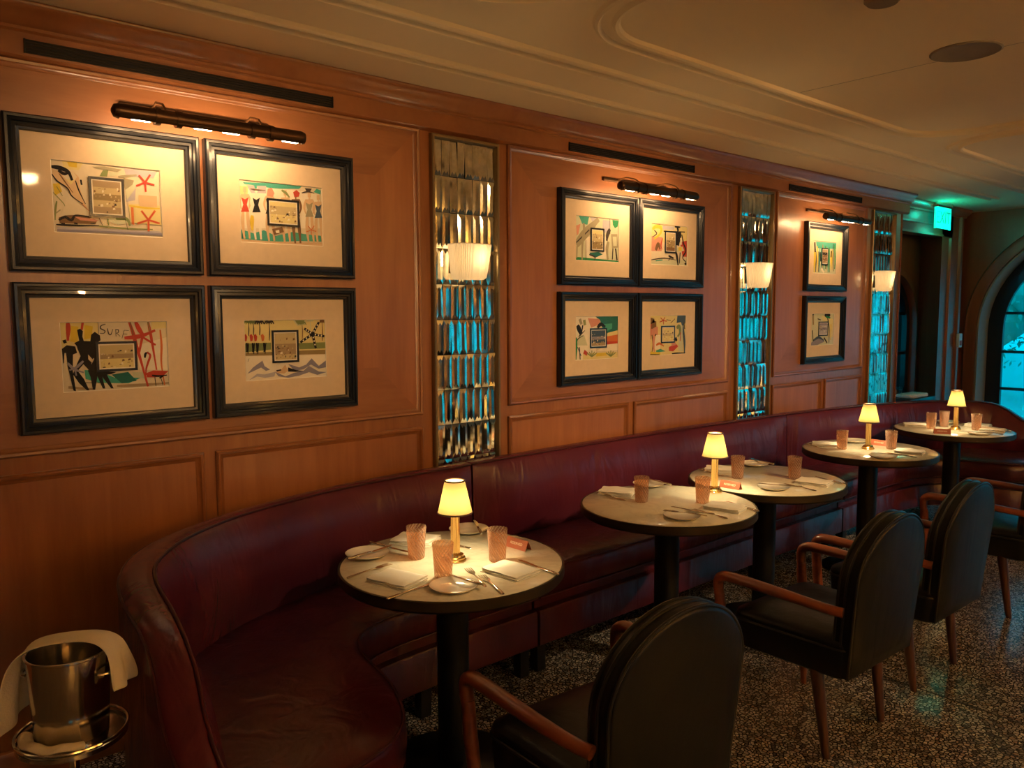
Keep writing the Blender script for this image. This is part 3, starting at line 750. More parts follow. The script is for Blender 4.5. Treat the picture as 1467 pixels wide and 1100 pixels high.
def frame_picture(y0, z0, lb, quad, strokes, photo, pcols, fw=.62, fh=.505, seed=1, group='framed beach watercolours on the panelled wall', W=.35, H=.24):
    """photo = the four corners of the little photograph; pcols = its tones from top to bottom"""
    t = empty('framed_picture', lb, 'picture', (.0, y0+fw/2, z0+fh/2), 0, group)
    w, h = fw/2, fh/2
    mb = MB(); prof = [(0, 0), (0, .030), (.005, .037), (.013, .037), (.015, .031), (.024, .034), (.027, .027), (.036, .029), (.040, .021), (.047, .019), (.05, .012), (.05, 0)]
    rect_frame(mb, -w, w, -h, h, prof, onwall); mb.build('frame', 'frame_black', t, angle=28)
    mm = MB(); mx_ = .008; ow, oh, iw, ih = w-.045, h-.045, W/2, H/2
    o = [(-ow, -oh), (ow, -oh), (ow, oh), (-ow, oh)]; i_ = [(-iw, -ih), (iw, -ih), (iw, ih), (-iw, ih)]; j_ = [(-iw+.002, -ih+.002), (iw-.002, -ih+.002), (iw-.002, ih-.002), (-iw+.002, ih-.002)]
    for k in range(4):
        l = (k+1) % 4
        mm.add([(mx_, *o[k]), (mx_, *o[l]), (mx_, *i_[l]), (mx_, *i_[k])], [(0, 1, 2, 3)], 0)
        mm.add([(mx_, *i_[k]), (mx_, *i_[l]), (mx_-.002, *j_[l]), (mx_-.002, *j_[k])], [(0, 1, 2, 3)], 1)
    mm.build('mat', ['mat_board', 'linen'], t)
    dm, T, lay = drawing(strokes, quad, W, H)
    art = MB(); art.add([(0, -iw, -ih), (0, iw, -ih), (0, iw, ih), (0, -iw, ih)], [(0, 1, 2, 3)], len(PK))
    b0 = len(art.v); art.v += dm.v; art.f += [tuple(q+b0 for q in f) for f in dm.f]; art.m += dm.m
    ob = art.build('artwork', PM+['paper'], t, loc=(.003, 0, 0))
    # little photograph in the middle on its own black mount
    P = [T(p) for p in photo]; cx = sum(p[0] for p in P)/4; cy = sum(p[1] for p in P)/4
    pw = (abs(P[1][0]-P[0][0])+abs(P[2][0]-P[3][0]))/4; ph = (abs(P[0][1]-P[3][1])+abs(P[1][1]-P[2][1]))/4
    mo = MB(); rect_frame(mo, -pw, pw, -ph, ph, [(0, 0), (0, .0022), (.0085, .0022), (.0085, 0)], onwall)
    mo.build('photo_mount', 'frame_black', ob, loc=(.003, cx, cy))
    pm = MB(); q = .0075; pm.add([(.0008, -pw+q, -ph+q), (.0008, pw-q, -ph+q), (.0008, pw-q, ph-q), (.0008, -pw+q, ph-q)], [(0, 1, 2, 3)], 0)
    q = .0125; a, b_ = pw-q, ph-q; n = len(pcols); R = random.Random(seed)
    for k, c in enumerate(pcols):
        za, zb = b_-2*b_*k/n, b_-2*b_*(k+1)/n
        pm.add([(.0011, -a, zb), (.0011, a, zb), (.0011, a, za), (.0011, -a, za)], [(0, 1, 2, 3)], 1+PK.index(c))
    for k in range(34):
        u, v = R.uniform(-a, a*.9), R.uniform(-b_, b_*.5); du, dv = R.uniform(.002, .012), R.uniform(.002, .011); c = R.choice('nKNFw')
        pm.add([(.0012+k*1e-5, u, v), (.0012+k*1e-5, min(a, u+du), v+dv*.2), (.0012+k*1e-5, min(a, u+du*.8), min(b_, v+dv)), (.0012+k*1e-5, u+du*.1, min(b_, v+dv*.8))], [(0, 1, 2, 3)], 1+PK.index(c))
    pm.build('photograph', ['linen']+PM, ob, loc=(.003, cx, cy))
    gm = MB(); gm.add([(.0125, -ow, -oh), (.0125, ow, -oh), (.0125, ow, oh), (.0125, -ow, oh)], [(0, 1, 2, 3)]); gm.build('glass', 'picture_glass', t)
    return t
S_, P_ = 'S', 'P'
ZU, ZL = 1.735, 1.193
# 1: diving figure, car and two starfish
a1 = [(P_, 'Y', [(230, 110), (470, 125), (420, 220), (260, 210)]), (P_, 'y', [(290, 125), (400, 130), (400, 190), (310, 180)]), (P_, 'y', [(130, 380), (200, 370), (230, 470), (150, 520)]), (P_, 'Y', [(240, 320), (400, 340), (380, 460), (270, 400)]),
 (P_, 'L', [(930, 190), (1300, 225), (1260, 300), (950, 280)]), (P_, 'L', [(950, 440), (1060, 420), (1050, 560), (950, 580)]), (P_, 'e', [(930, 380), (1010, 330), (1050, 430), (960, 560)]),
 (P_, 's', [(120, 210), (200, 240), (330, 390), (400, 300), (350, 230), (420, 300), (430, 430), (490, 620), (520, 680), (330, 500), (240, 400), (130, 290)]),
 (S_, 'k', 40, [(115, 185), (200, 195), (300, 240), (345, 340)]), (S_, 'k', 30, [(190, 225), (260, 265), (320, 235)]), (S_, 'k', 26, [(440, 330), (450, 390)]), (S_, 'k', 12, [(380, 340), (420, 460), (490, 610)]), (S_, 'n', 12, [(200, 260), (260, 350), (350, 480)]),
 (S_, 'k', 13, [(120, 270), (180, 350), (290, 430), (340, 520), (460, 610)]), (S_, 'o', 8, [(450, 610), (530, 690)]), (S_, 'g', 9, [(170, 410), (235, 520)]), (S_, 'g', 8, [(130, 480), (240, 600), (260, 640)]), (S_, 'g', 16, [(170, 580), (155, 680), (150, 800)]), (S_, 'h', 18, [(160, 720), (210, 680)]),
 (P_, 'n', [(190, 770), (260, 745), (330, 740), (380, 738), (500, 745), (560, 770), (620, 800), (600, 845), (200, 835)]), (S_, 'k', 26, [(190, 800), (260, 765), (330, 800), (380, 745), (530, 760)]), (P_, 'p', [(370, 760), (540, 780), (640, 800), (600, 815), (430, 800)]), (S_, 's', 12, [(540, 780), (630, 775), (680, 830)]),
 (S_, 'k', 22, [(215, 840), (260, 845)]), (S_, 'k', 26, [(360, 835), (400, 840)]), (S_, 'K', 18, [(545, 835), (590, 835)]), (S_, 'k', 18, [(160, 852), (350, 860), (640, 862)]), (S_, 'g', 16, [(640, 865), (900, 890), (1250, 900)]),
 (P_, 'l', [(170, 900), (700, 895), (1350, 940), (1360, 975), (700, 945), (170, 935)]), (P_, 'L', [(165, 875), (1340, 925), (1345, 945), (170, 905)]),
 (P_, 'h', [(570, 175), (700, 170), (905, 205), (850, 235), (740, 215), (600, 195)]), (P_, 'g', [(690, 215), (750, 215), (735, 290), (650, 285)]), (P_, 'e', [(750, 230), (870, 240), (850, 275), (770, 285)]), (S_, 'h', 24, [(860, 290), (960, 280), (1070, 265)]), (P_, 'h', [(920, 300), (1040, 330), (1020, 380), (940, 440)]),
 (S_, 'e', 60, [(760, 780), (860, 810), (1000, 800)]), (S_, 'g', 26, [(740, 780), (745, 860)]), (S_, 'g', 34, [(830, 780), (950, 780), (990, 860)]), (S_, 'K', 8, [(640, 770), (680, 860)]), (S_, 'K', 8, [(935, 780), (965, 910)]),
 (P_, 'Y', [(970, 600), (1330, 620), (1350, 850), (1000, 820)]), (P_, 's', [(1090, 500), (1300, 510), (1300, 640), (1100, 630)]), (P_, 'o', [(1000, 640), (1030, 645), (1040, 850), (1010, 840)]), (S_, 'y', 20, [(980, 625), (1180, 650), (1330, 655)])]
a1 += star(1165, 352, 110, 'r', 30, .25)+star(1200, 790, 135, 'o', 36, .30)+star(1200, 790, 120, 'r', 16, .30)
q1 = [(100, 97), (1335, 210), (1365, 1000), (135, 940)]
frame_picture(.465, ZU, 'framed watercolour of a diver, a car and two red starfish', q1, a1, [(515, 290), (918, 315), (940, 770), (545, 755)], 'NFfFN', seed=1)
# 2: a row of bathers
a2 = [(P_, 't', [(130, 145), (500, 165), (920, 205), (880, 245), (560, 240), (150, 170)]), (P_, 'w', [(90, 185), (1160, 300), (1170, 780), (95, 760)]), (P_, 'L', [(180, 190), (440, 200), (440, 300), (240, 290)]), (P_, 'Y', [(90, 190), (200, 200), (190, 330), (95, 330)]),
 (P_, 't', [(95, 775), (180, 800), (260, 830), (400, 790), (560, 870), (780, 820), (940, 850), (1180, 880), (1180, 960), (900, 945), (640, 950), (380, 930), (100, 900)]), (P_, 'T', [(110, 820), (160, 850), (150, 900), (100, 890)]), (P_, 's', [(95, 910), (400, 940), (1185, 975), (1188, 1020), (95, 940)])]
for x, y, hh, c, sk in ((155, 210, 690, 'r', 's'), (305, 215, 700, 'k', 'w'), (480, 235, 700, 'K', 's'), (690, 260, 700, 'K', 's'), (830, 285, 690, 'K', 'n'), (1010, 290, 690, 'h', 's'), (1130, 330, 640, 'b', 's')):
    a2 += woman(x, y, hh, c, sk, 1.7)
a2 += [(S_, 't', 40, [(290, 170), (300, 235)]), (S_, 'n', 10, [(225, 235), (320, 250), (425, 258)]), (S_, 'g', 26, [(640, 260), (700, 300), (745, 360)]), (P_, 'r', [(795, 290), (840, 260), (885, 300), (870, 350), (810, 355)]), (S_, 'K', 14, [(910, 300), (990, 285), (1080, 305)]), (P_, 'K', [(950, 235), (1045, 245), (1020, 290), (975, 285)]), (P_, 't', [(1070, 290), (1110, 245), (1165, 270), (1160, 325)]),
 (P_, 'p', [(455, 240), (510, 225), (545, 300), (520, 350), (440, 330)]), (S_, 'y', 40, [(245, 590), (240, 690), (245, 790)]), (P_, 'n', [(505, 775), (640, 750), (665, 820), (530, 860)]), (P_, 'w', [(550, 800), (600, 790), (605, 830), (560, 835)])]+star(1030, 800, 70, 'o', 16, .3)
frame_picture(1.105, ZU, 'black framed watercolour of a row of bathers in swimsuits, beside the starfish picture', [(75, 105), (1180, 235), (1190, 1025), (90, 945)], a2, [(430, 360), (875, 405), (868, 755), (455, 735)], 'YFFYY', seed=2)
# 3: dark figures, flamingo, the word
a3 = [(P_, 'Y', [(110, 110), (560, 110), (560, 320), (120, 420)]), (P_, 'y', [(240, 150), (330, 160), (310, 360), (220, 340)]), (P_, 'y', [(400, 140), (500, 160), (480, 300), (390, 320)]), (P_, 'w', [(1000, 400), (1380, 300), (1380, 700), (1040, 700)]), (P_, 'Y', [(1200, 110), (1380, 110), (1380, 190), (1200, 200)]),
 (P_, 't', [(380, 690), (540, 700), (740, 790), (1080, 780), (900, 860), (560, 850), (390, 800)]), (P_, 'T', [(700, 750), (900, 720), (1000, 830), (820, 860)]), (P_, 'e', [(950, 720), (1100, 730), (1100, 800), (960, 790)]), (S_, 'K', 10, [(390, 845), (560, 850)]), (S_, 'N', 40, [(180, 900), (500, 930)]), (S_, 'N', 30, [(760, 890), (1100, 880), (1380, 860)]),
 (S_, 'r', 42, [(205, 110), (205, 200), (195, 330)]), (S_, 'r', 36, [(380, 110), (365, 200)]), (S_, 'r', 36, [(935, 110), (980, 260), (1000, 360), (1060, 600), (1130, 900)]), (S_, 'n', 18, [(945, 110), (990, 330)]), (S_, 'r', 28, [(1160, 110), (1190, 300), (1240, 700)]), (S_, 'g', 16, [(1155, 110), (1180, 230)]), (S_, 'o', 22, [(1300, 210), (1310, 400), (1300, 620), (1330, 890)]),
 (S_, 'k', 50, [(150, 320), (165, 360)]), (P_, 'k', [(120, 430), (180, 385), (280, 400), (300, 480), (250, 500), (240, 700), (270, 950), (240, 940), (180, 640), (170, 480), (150, 480), (140, 610), (130, 600)]), (P_, 'k', [(310, 200), (345, 185), (380, 215), (370, 280), (385, 335), (500, 340), (540, 360), (540, 400), (480, 400), (520, 520), (480, 560), (430, 500), (430, 560), (470, 600), (440, 700), (370, 620), (300, 700), (370, 800), (430, 940), (400, 940), (310, 850), (240, 740), (300, 600), (340, 520), (310, 440), (300, 400), (270, 360), (330, 330)]),
 (P_, 'k', [(475, 260), (520, 225), (580, 270), (585, 330), (530, 370), (530, 560), (545, 700), (640, 740), (720, 920), (690, 920), (590, 780), (620, 920), (590, 920), (530, 770), (500, 930), (470, 930), (450, 780), (420, 700), (500, 560), (460, 350)]), (P_, 'k', [(540, 700), (760, 720), (700, 745), (560, 760)]),
 (S_, 'l', 26, [(180, 600), (260, 680), (370, 720)]), (S_, 'l', 26, [(370, 580), (280, 660), (200, 690)]), (S_, 'l', 26, [(265, 670), (280, 760)]),
 (S_, 'r', 44, [(1010, 110), (1060, 220), (1110, 290)]), (S_, 'r', 44, [(870, 305), (1000, 295), (1110, 270), (1240, 215)]), (S_, 'r', 40, [(1085, 290), (1040, 480)]), (S_, 'r', 34, [(1090, 300), (1240, 395)]),
 (S_, 'k', 24, [(1105, 550), (1115, 500), (1150, 480)]), (S_, 'r', 22, [(1130, 485), (1170, 520), (1140, 610), (1115, 690), (1110, 760)]), (P_, 'r', [(1110, 740), (1200, 705), (1380, 715), (1320, 770), (1220, 790), (1120, 790)]), (S_, 'k', 20, [(1180, 765), (1260, 775), (1360, 765)]), (S_, 'k', 24, [(1270, 800), (1310, 780)]), (S_, 'k', 12, [(1215, 790), (1225, 900)]), (S_, 'K', 12, [(1285, 790), (1310, 890)]),
 (S_, 'K', 11, [(650, 135), (600, 150), (590, 185), (640, 215), (625, 245), (580, 245)]), (S_, 'K', 11, [(670, 185), (685, 250), (710, 260), (735, 195)]), (S_, 'K', 10, [(770, 195), (770, 285)]), (S_, 'K', 9, [(770, 200), (800, 205), (800, 235), (775, 245)]), (S_, 'K', 9, [(780, 245), (820, 285)]), (S_, 'K', 9, [(870, 210), (840, 310)]), (S_, 'K', 9, [(870, 210), (925, 215)]), (S_, 'K', 9, [(860, 255), (905, 258)]), (S_, 'K', 7, [(560, 110), (565, 250)])]
frame_picture(.465, ZL, 'black framed watercolour with the word SURF, dark figures and a flamingo', [(100, 105), (1380, 105), (1385, 900), (115, 965)], a3, [(520, 345), (1005, 345), (1018, 700), (525, 715)], 'FFNYY', seed=3)
# 4: palms, waves, dotted starfish
a4 = [(P_, 'Y', [(110, 120), (1280, 115), (1280, 560), (120, 600)]), (P_, 'e', [(820, 115), (1000, 115), (1000, 180), (880, 200)]), (P_, 'g', [(850, 120), (990, 120), (960, 180), (880, 170)]), (P_, 'g', [(110, 450), (500, 440), (500, 540), (115, 580)]), (P_, 'g', [(900, 450), (1280, 440), (1280, 530), (910, 540)]), (P_, 'f', [(120, 590), (1280, 545), (1280, 610), (120, 630)]), (P_, 'w', [(120, 640), (1285, 620), (1290, 930), (125, 1000)])]
for x, y1 in ((175, 340), (245, 330), (335, 330), (475, 410)): a4 += palm(x, 150, y1, 'K', 12, 'g' if x < 250 else 'K', 70)
a4 += palm(950, 170, 400, 'n', 10, 'g', 60)+palm(1065, 120, 280, 'e', 14, 'e', 40)+palm(1235, 140, 420, 'n', 12, 'n', 30)
for x in (130, 215, 275, 380): a4 += [(P_, 'r' if x < 300 else 'o', [(x-28, 330), (x, 310), (x+25, 350), (x+15, 410), (x-15, 420)]), (S_, 'k', 26, [(x+15, 440), (x+25, 520), (x+15, 575)]), (S_, 'k', 14, [(x+45, 440), (x+30, 600)])]
a4 += [(P_, 'l', [(150, 890), (230, 800), (370, 700), (400, 780), (480, 830), (420, 850), (350, 800), (220, 860)]), (P_, 'L', [(170, 985), (290, 890), (400, 900), (560, 860), (540, 930), (400, 950), (290, 930)]), (P_, 'l', [(550, 860), (700, 930), (820, 880), (960, 850), (1040, 780), (1180, 860), (1290, 870), (1160, 910), (1040, 870), (900, 920), (740, 950), (600, 930)]), (P_, 'l', [(740, 750), (900, 800), (1000, 760), (1080, 670), (1180, 780), (1285, 700), (1285, 800), (1180, 820), (1070, 760), (960, 830), (830, 850)]),
 (P_, 's', [(560, 840), (640, 830), (700, 760), (740, 850), (680, 890), (590, 880)]), (S_, 'k', 26, [(570, 850), (640, 835)]), (P_, 'k', [(740, 800), (860, 840), (980, 855), (850, 865), (740, 860)]), (S_, 'k', 60, [(165, 690), (170, 692)])]
for ex, ey in ((1190, 150), (980, 240), (920, 440), (1140, 525), (1265, 355)):
    a4.append((S_, 'k', 46, [(1095, 320), (ex, ey)]))
    for k in (.25, .5, .75):
        cx, cy = 1095+(ex-1095)*k, 320+(ey-320)*k; a4.append((P_, 'w', [(cx-12, cy), (cx, cy-16), (cx+12, cy), (cx, cy+16)]))
frame_picture(1.105, ZL, 'black framed watercolour of palms, lilac waves and a dotted starfish', [(105, 110), (1280, 110), (1290, 930), (125, 1000)], a4, [(505, 262), (888, 258), (905, 722), (515, 738)], 'FFNNF', seed=4)
# 5..8 the middle group
b1 = [(P_, 'e', [(80, 80), (570, 130), (560, 600), (75, 590)]), (P_, 'w', [(180, 330), (430, 330), (420, 590), (190, 590)]), (P_, 'G', [(75, 565), (400, 600), (560, 615), (560, 635), (75, 605)]), (P_, 't', [(110, 80), (230, 95), (210, 190), (150, 180)]), (P_, 'L', [(390, 130), (480, 140), (470, 260), (380, 300)]), (P_, 'L', [(240, 100), (330, 110), (280, 180)]), (P_, 'G', [(500, 130), (575, 140), (560, 210), (530, 230), (505, 190)]), (P_, 'p', [(80, 200), (130, 180), (105, 300), (85, 320)]),
 (S_, 'h', 60, [(80, 430), (160, 320), (260, 210), (340, 120)]), (S_, 'K', 14, [(80, 400), (230, 250)]), (S_, 'h', 22, [(165, 170), (170, 260), (150, 420), (145, 600)]), (S_, 'K', 8, [(190, 370), (190, 600)]), (S_, 'h', 16, [(90, 440), (85, 580)]), (S_, 'K', 30, [(470, 240), (440, 310), (430, 380)]), (S_, 'h', 26, [(450, 390), (430, 480), (440, 600)]), (P_, 'h', [(480, 300), (555, 300), (560, 460), (490, 470)]), (P_, 'e', [(500, 330), (545, 330), (545, 440), (505, 440)]),
 (S_, 'K', 16, [(500, 470), (490, 600)]), (S_, 'k', 20, [(530, 470), (545, 610)]), (P_, 'T', [(230, 520), (330, 510), (380, 540), (300, 575), (240, 550)]), (S_, 'K', 10, [(225, 540), (290, 570), (280, 610)]), (S_, 'K', 6, [(470, 120), (470, 300)])]
q = [(75, 75), (575, 125), (560, 635), (70, 605)]
frame_picture(2.945, ZU, 'framed watercolour of grey leaning figures on green grass, upper left of the middle four', q, b1, [(243, 222), (402, 238), (392, 512), (240, 498)], 'YFFff', seed=5, W=.345)
b2 = [(P_, 'Y', [(945, 185), (1378, 210), (1370, 400), (945, 400)]), (P_, 'p', [(950, 330), (1080, 340), (1070, 500), (950, 500)]), (P_, 'r', [(1290, 390), (1372, 370), (1370, 560), (1320, 560)]), (P_, 'L', [(1080, 200), (1220, 210), (1220, 250), (1080, 250)]), (P_, 'e', [(945, 600), (1370, 600), (1370, 668), (945, 650)]),
 (S_, 'y', 22, [(960, 250), (1000, 220), (1060, 230), (1050, 300), (980, 360)]), (S_, 'K', 8, [(980, 260), (1010, 300), (960, 340)]), (S_, 'n', 26, [(1000, 490), (1030, 420), (1050, 480)]), (S_, 'r', 10, [(1080, 350), (1060, 430), (1075, 480)]), (S_, 'k', 30, [(1255, 205), (1265, 260)]), (S_, 'k', 16, [(1225, 210), (1290, 215)]), (S_, 'k', 50, [(1280, 265), (1270, 330), (1260, 430)]), (P_, 'k', [(1090, 262), (1350, 262), (1350, 275), (1090, 275)]),
 (S_, 'w', 24, [(1300, 340), (1300, 420)]), (P_, 'e', [(1240, 460), (1320, 440), (1340, 490), (1250, 510)]), (P_, 'y', [(1270, 450), (1310, 445), (1310, 490), (1270, 490)]), (S_, 'k', 20, [(1240, 510), (1255, 580), (1265, 668)]), (S_, 'k', 14, [(1290, 510), (1280, 640)]), (S_, 'k', 12, [(1310, 300), (1330, 400), (1360, 490), (1320, 570), (1360, 620)]), (S_, 'K', 7, [(950, 600), (1100, 580), (1240, 600)]), (S_, 'k', 18, [(1150, 550), (1210, 580)]), (S_, 'K', 8, [(1170, 570), (1150, 610)]), (S_, 't', 12, [(1000, 610), (1080, 600)]), (S_, 'n', 10, [(950, 180), (1050, 190)]), (S_, 'k', 30, [(1350, 630), (1360, 655)])]
frame_picture(3.576, ZU, 'framed watercolour of a tall dark figure in green shorts, upper right of middle four', [(945, 180), (1378, 205), (1370, 670), (945, 650)], b2, [(1103, 258), (1243, 272), (1235, 525), (1103, 515)], 'FFffn', seed=6, W=.345)
b3 = [(P_, 'w', [(60, 110), (300, 108), (300, 600), (65, 605)]), (P_, 'p', [(200, 130), (340, 140), (340, 200), (240, 240)]), (P_, 'T', [(280, 108), (545, 105), (545, 270), (430, 310), (360, 230), (340, 150)]), (P_, 't', [(380, 200), (480, 190), (480, 250), (420, 280)]), (P_, 'Y', [(430, 300), (545, 270), (545, 330), (430, 350)]), (P_, 'o', [(420, 340), (545, 320), (545, 400), (420, 420)]), (P_, 'r', [(415, 400), (545, 395), (545, 420), (415, 435)]), (P_, 'w', [(415, 435), (545, 425), (545, 500), (300, 510)]), (P_, 'Y', [(150, 530), (545, 520), (545, 590), (150, 605)]), (P_, 'y', [(300, 530), (420, 525), (420, 560), (300, 570)]),
 (S_, 'h', 36, [(110, 140), (130, 200)]), (S_, 'k', 34, [(85, 210), (110, 270), (125, 320)]), (S_, 'k', 16, [(145, 210), (130, 310)]), (S_, 'g', 36, [(160, 150), (170, 210)]), (P_, 'e', [(100, 330), (160, 320), (200, 440), (80, 440)]), (S_, 'K', 8, [(100, 340), (130, 310), (170, 270)]), (S_, 'K', 7, [(80, 430), (90, 370), (150, 330)]), (S_, 'G', 24, [(70, 350), (72, 480), (70, 600)]), (S_, 'k', 12, [(110, 460), (120, 600)]), (S_, 'b', 10, [(90, 460), (130, 560)]), (S_, 'r', 40, [(160, 510), (200, 540)]), (S_, 'k', 24, [(310, 240), (350, 200), (400, 230)])]
for cx in (250, 465):
    b3 += [(S_, 'g', 12, [(cx, 570), (cx+a, 500+abs(a)*.5)]) for a in (-55, -30, 0, 30, 55)]
frame_picture(2.945, ZL, 'framed watercolour with a teal palm canopy and red house, below the grey figures', [(60, 110), (545, 105), (545, 590), (65, 610)], b3, [(222, 245), (415, 245), (415, 468), (228, 475)], 'bblbN', seed=7, W=.345)
b4 = [(P_, 'Y', [(925, 100), (1348, 98), (1340, 545), (925, 575)]), (P_, 'p', [(930, 240), (1020, 230), (1020, 330), (935, 340)]), (P_, 'w', [(1000, 330), (1050, 330), (1050, 500), (960, 500)]), (S_, 'n', 60, [(950, 130), (945, 200), (1000, 200)]), (S_, 'r', 18, [(935, 200), (930, 380)]), (S_, 'n', 14, [(950, 330), (965, 440), (950, 540)]), (S_, 'p', 18, [(990, 250), (970, 420), (985, 560)]), (P_, 'b', [(1250, 100), (1345, 100), (1340, 190), (1310, 240), (1290, 180), (1240, 190)]), (S_, 'K', 14, [(1325, 180), (1335, 260)]), (S_, 'b', 20, [(1310, 200), (1330, 400), (1330, 540)]), (P_, 'e', [(1270, 200), (1310, 220), (1310, 520), (1260, 520)]),
 (S_, 'g', 24, [(1240, 250), (1270, 230), (1280, 300), (1250, 350)]), (S_, 'r', 12, [(1290, 300), (1280, 400)]), (P_, 'r', [(1150, 470), (1230, 430), (1260, 460), (1200, 520), (1150, 515)]), (S_, 'p', 30, [(1180, 440), (1230, 430)]), (S_, 'k', 34, [(1225, 360), (1240, 400)]), (S_, 'o', 14, [(1000, 450), (1040, 430), (1090, 460)]), (P_, 't', [(1000, 510), (1050, 490), (1110, 520), (1000, 535)]), (S_, 'k', 14, [(1185, 550), (1250, 545), (1340, 538)]), (S_, 'y', 24, [(930, 540), (1050, 545)]), (S_, 'K', 10, [(930, 560), (1040, 560)]), (S_, 'k', 12, [(985, 340), (1000, 320)]), (S_, 'K', 6, [(1120, 150), (1170, 160)]), (S_, 'n', 8, [(1170, 190), (1220, 140)])]+star(1080, 160, 45, 'r', 10, .2)
frame_picture(3.576, ZL, 'framed watercolour with small red starfish and blue palm, lower right of middle four', [(925, 100), (1348, 98), (1340, 545), (925, 575)], b4, [(1055, 222), (1217, 222), (1213, 422), (1053, 424)], 'YYFYY', seed=8, W=.345)
c1 = [(P_, 'e', [(133, 172), (303, 185), (295, 430), (130, 412)]), (P_, 't', [(150, 180), (303, 190), (303, 235), (155, 230)])]
R5 = random.Random(4)
for k in range(16):
    x = 140+k*10; c1 += [(S_, R5.choice('KykfGnt'), R5.uniform(5, 9), [(x, R5.uniform(190, 260)), (x+R5.uniform(-4, 4), 320), (x, R5.uniform(380, 415))])]
c1 += [(S_, 'y', 12, [(145, 250), (142, 330), (140, 410)]), (S_, 'k', 14, [(140, 185), (145, 260)]), (S_, 'k', 12, [(180, 260), (185, 330)]), (S_, 'k', 10, [(265, 250), (262, 300)]), (S_, 'w', 14, [(190, 380), (210, 415)])]
frame_picture(5.45, ZU, 'black framed picture of green and yellow vertical strokes, top of the far pair', [(133, 172), (303, 185), (295, 430), (130, 412)], c1, [(190, 225), (240, 232), (237, 360), (190, 355)], 'NknnN', seed=9, fw=.615, W=.34)
c2 = [(P_, 'e', [(112, 715), (290, 715), (280, 955), (112, 950)]), (P_, 'Y', [(190, 730), (285, 760), (280, 900), (240, 900)]), (P_, 'l', [(115, 930), (150, 900), (200, 905), (215, 930), (160, 950), (115, 950)]), (S_, 'b', 8, [(130, 915), (170, 895), (210, 920)]), (S_, 'k', 16, [(215, 720), (240, 730), (260, 725)]), (S_, 'k', 6, [(235, 730), (250, 830), (250, 940)]), (S_, 'G', 10, [(225, 740), (260, 750)]), (S_, 'f', 14, [(125, 730), (128, 800)]), (S_, 'k', 8, [(122, 840), (130, 920)]), (S_, 'K', 8, [(130, 720), (120, 725)]), (S_, 'K', 5, [(160, 755), (185, 765)]), (S_, 'y', 10, [(265, 800), (262, 920)]), (S_, 'k', 9, [(210, 900), (235, 940)])]
frame_picture(5.45, ZL, 'black framed pale picture with a small blue arch photograph, bottom of the far pair', [(112, 715), (290, 715), (280, 955), (112, 950)], c2, [(165, 775), (240, 780), (235, 888), (165, 885)], 'lLlLL', seed=10, fw=.615, W=.34)

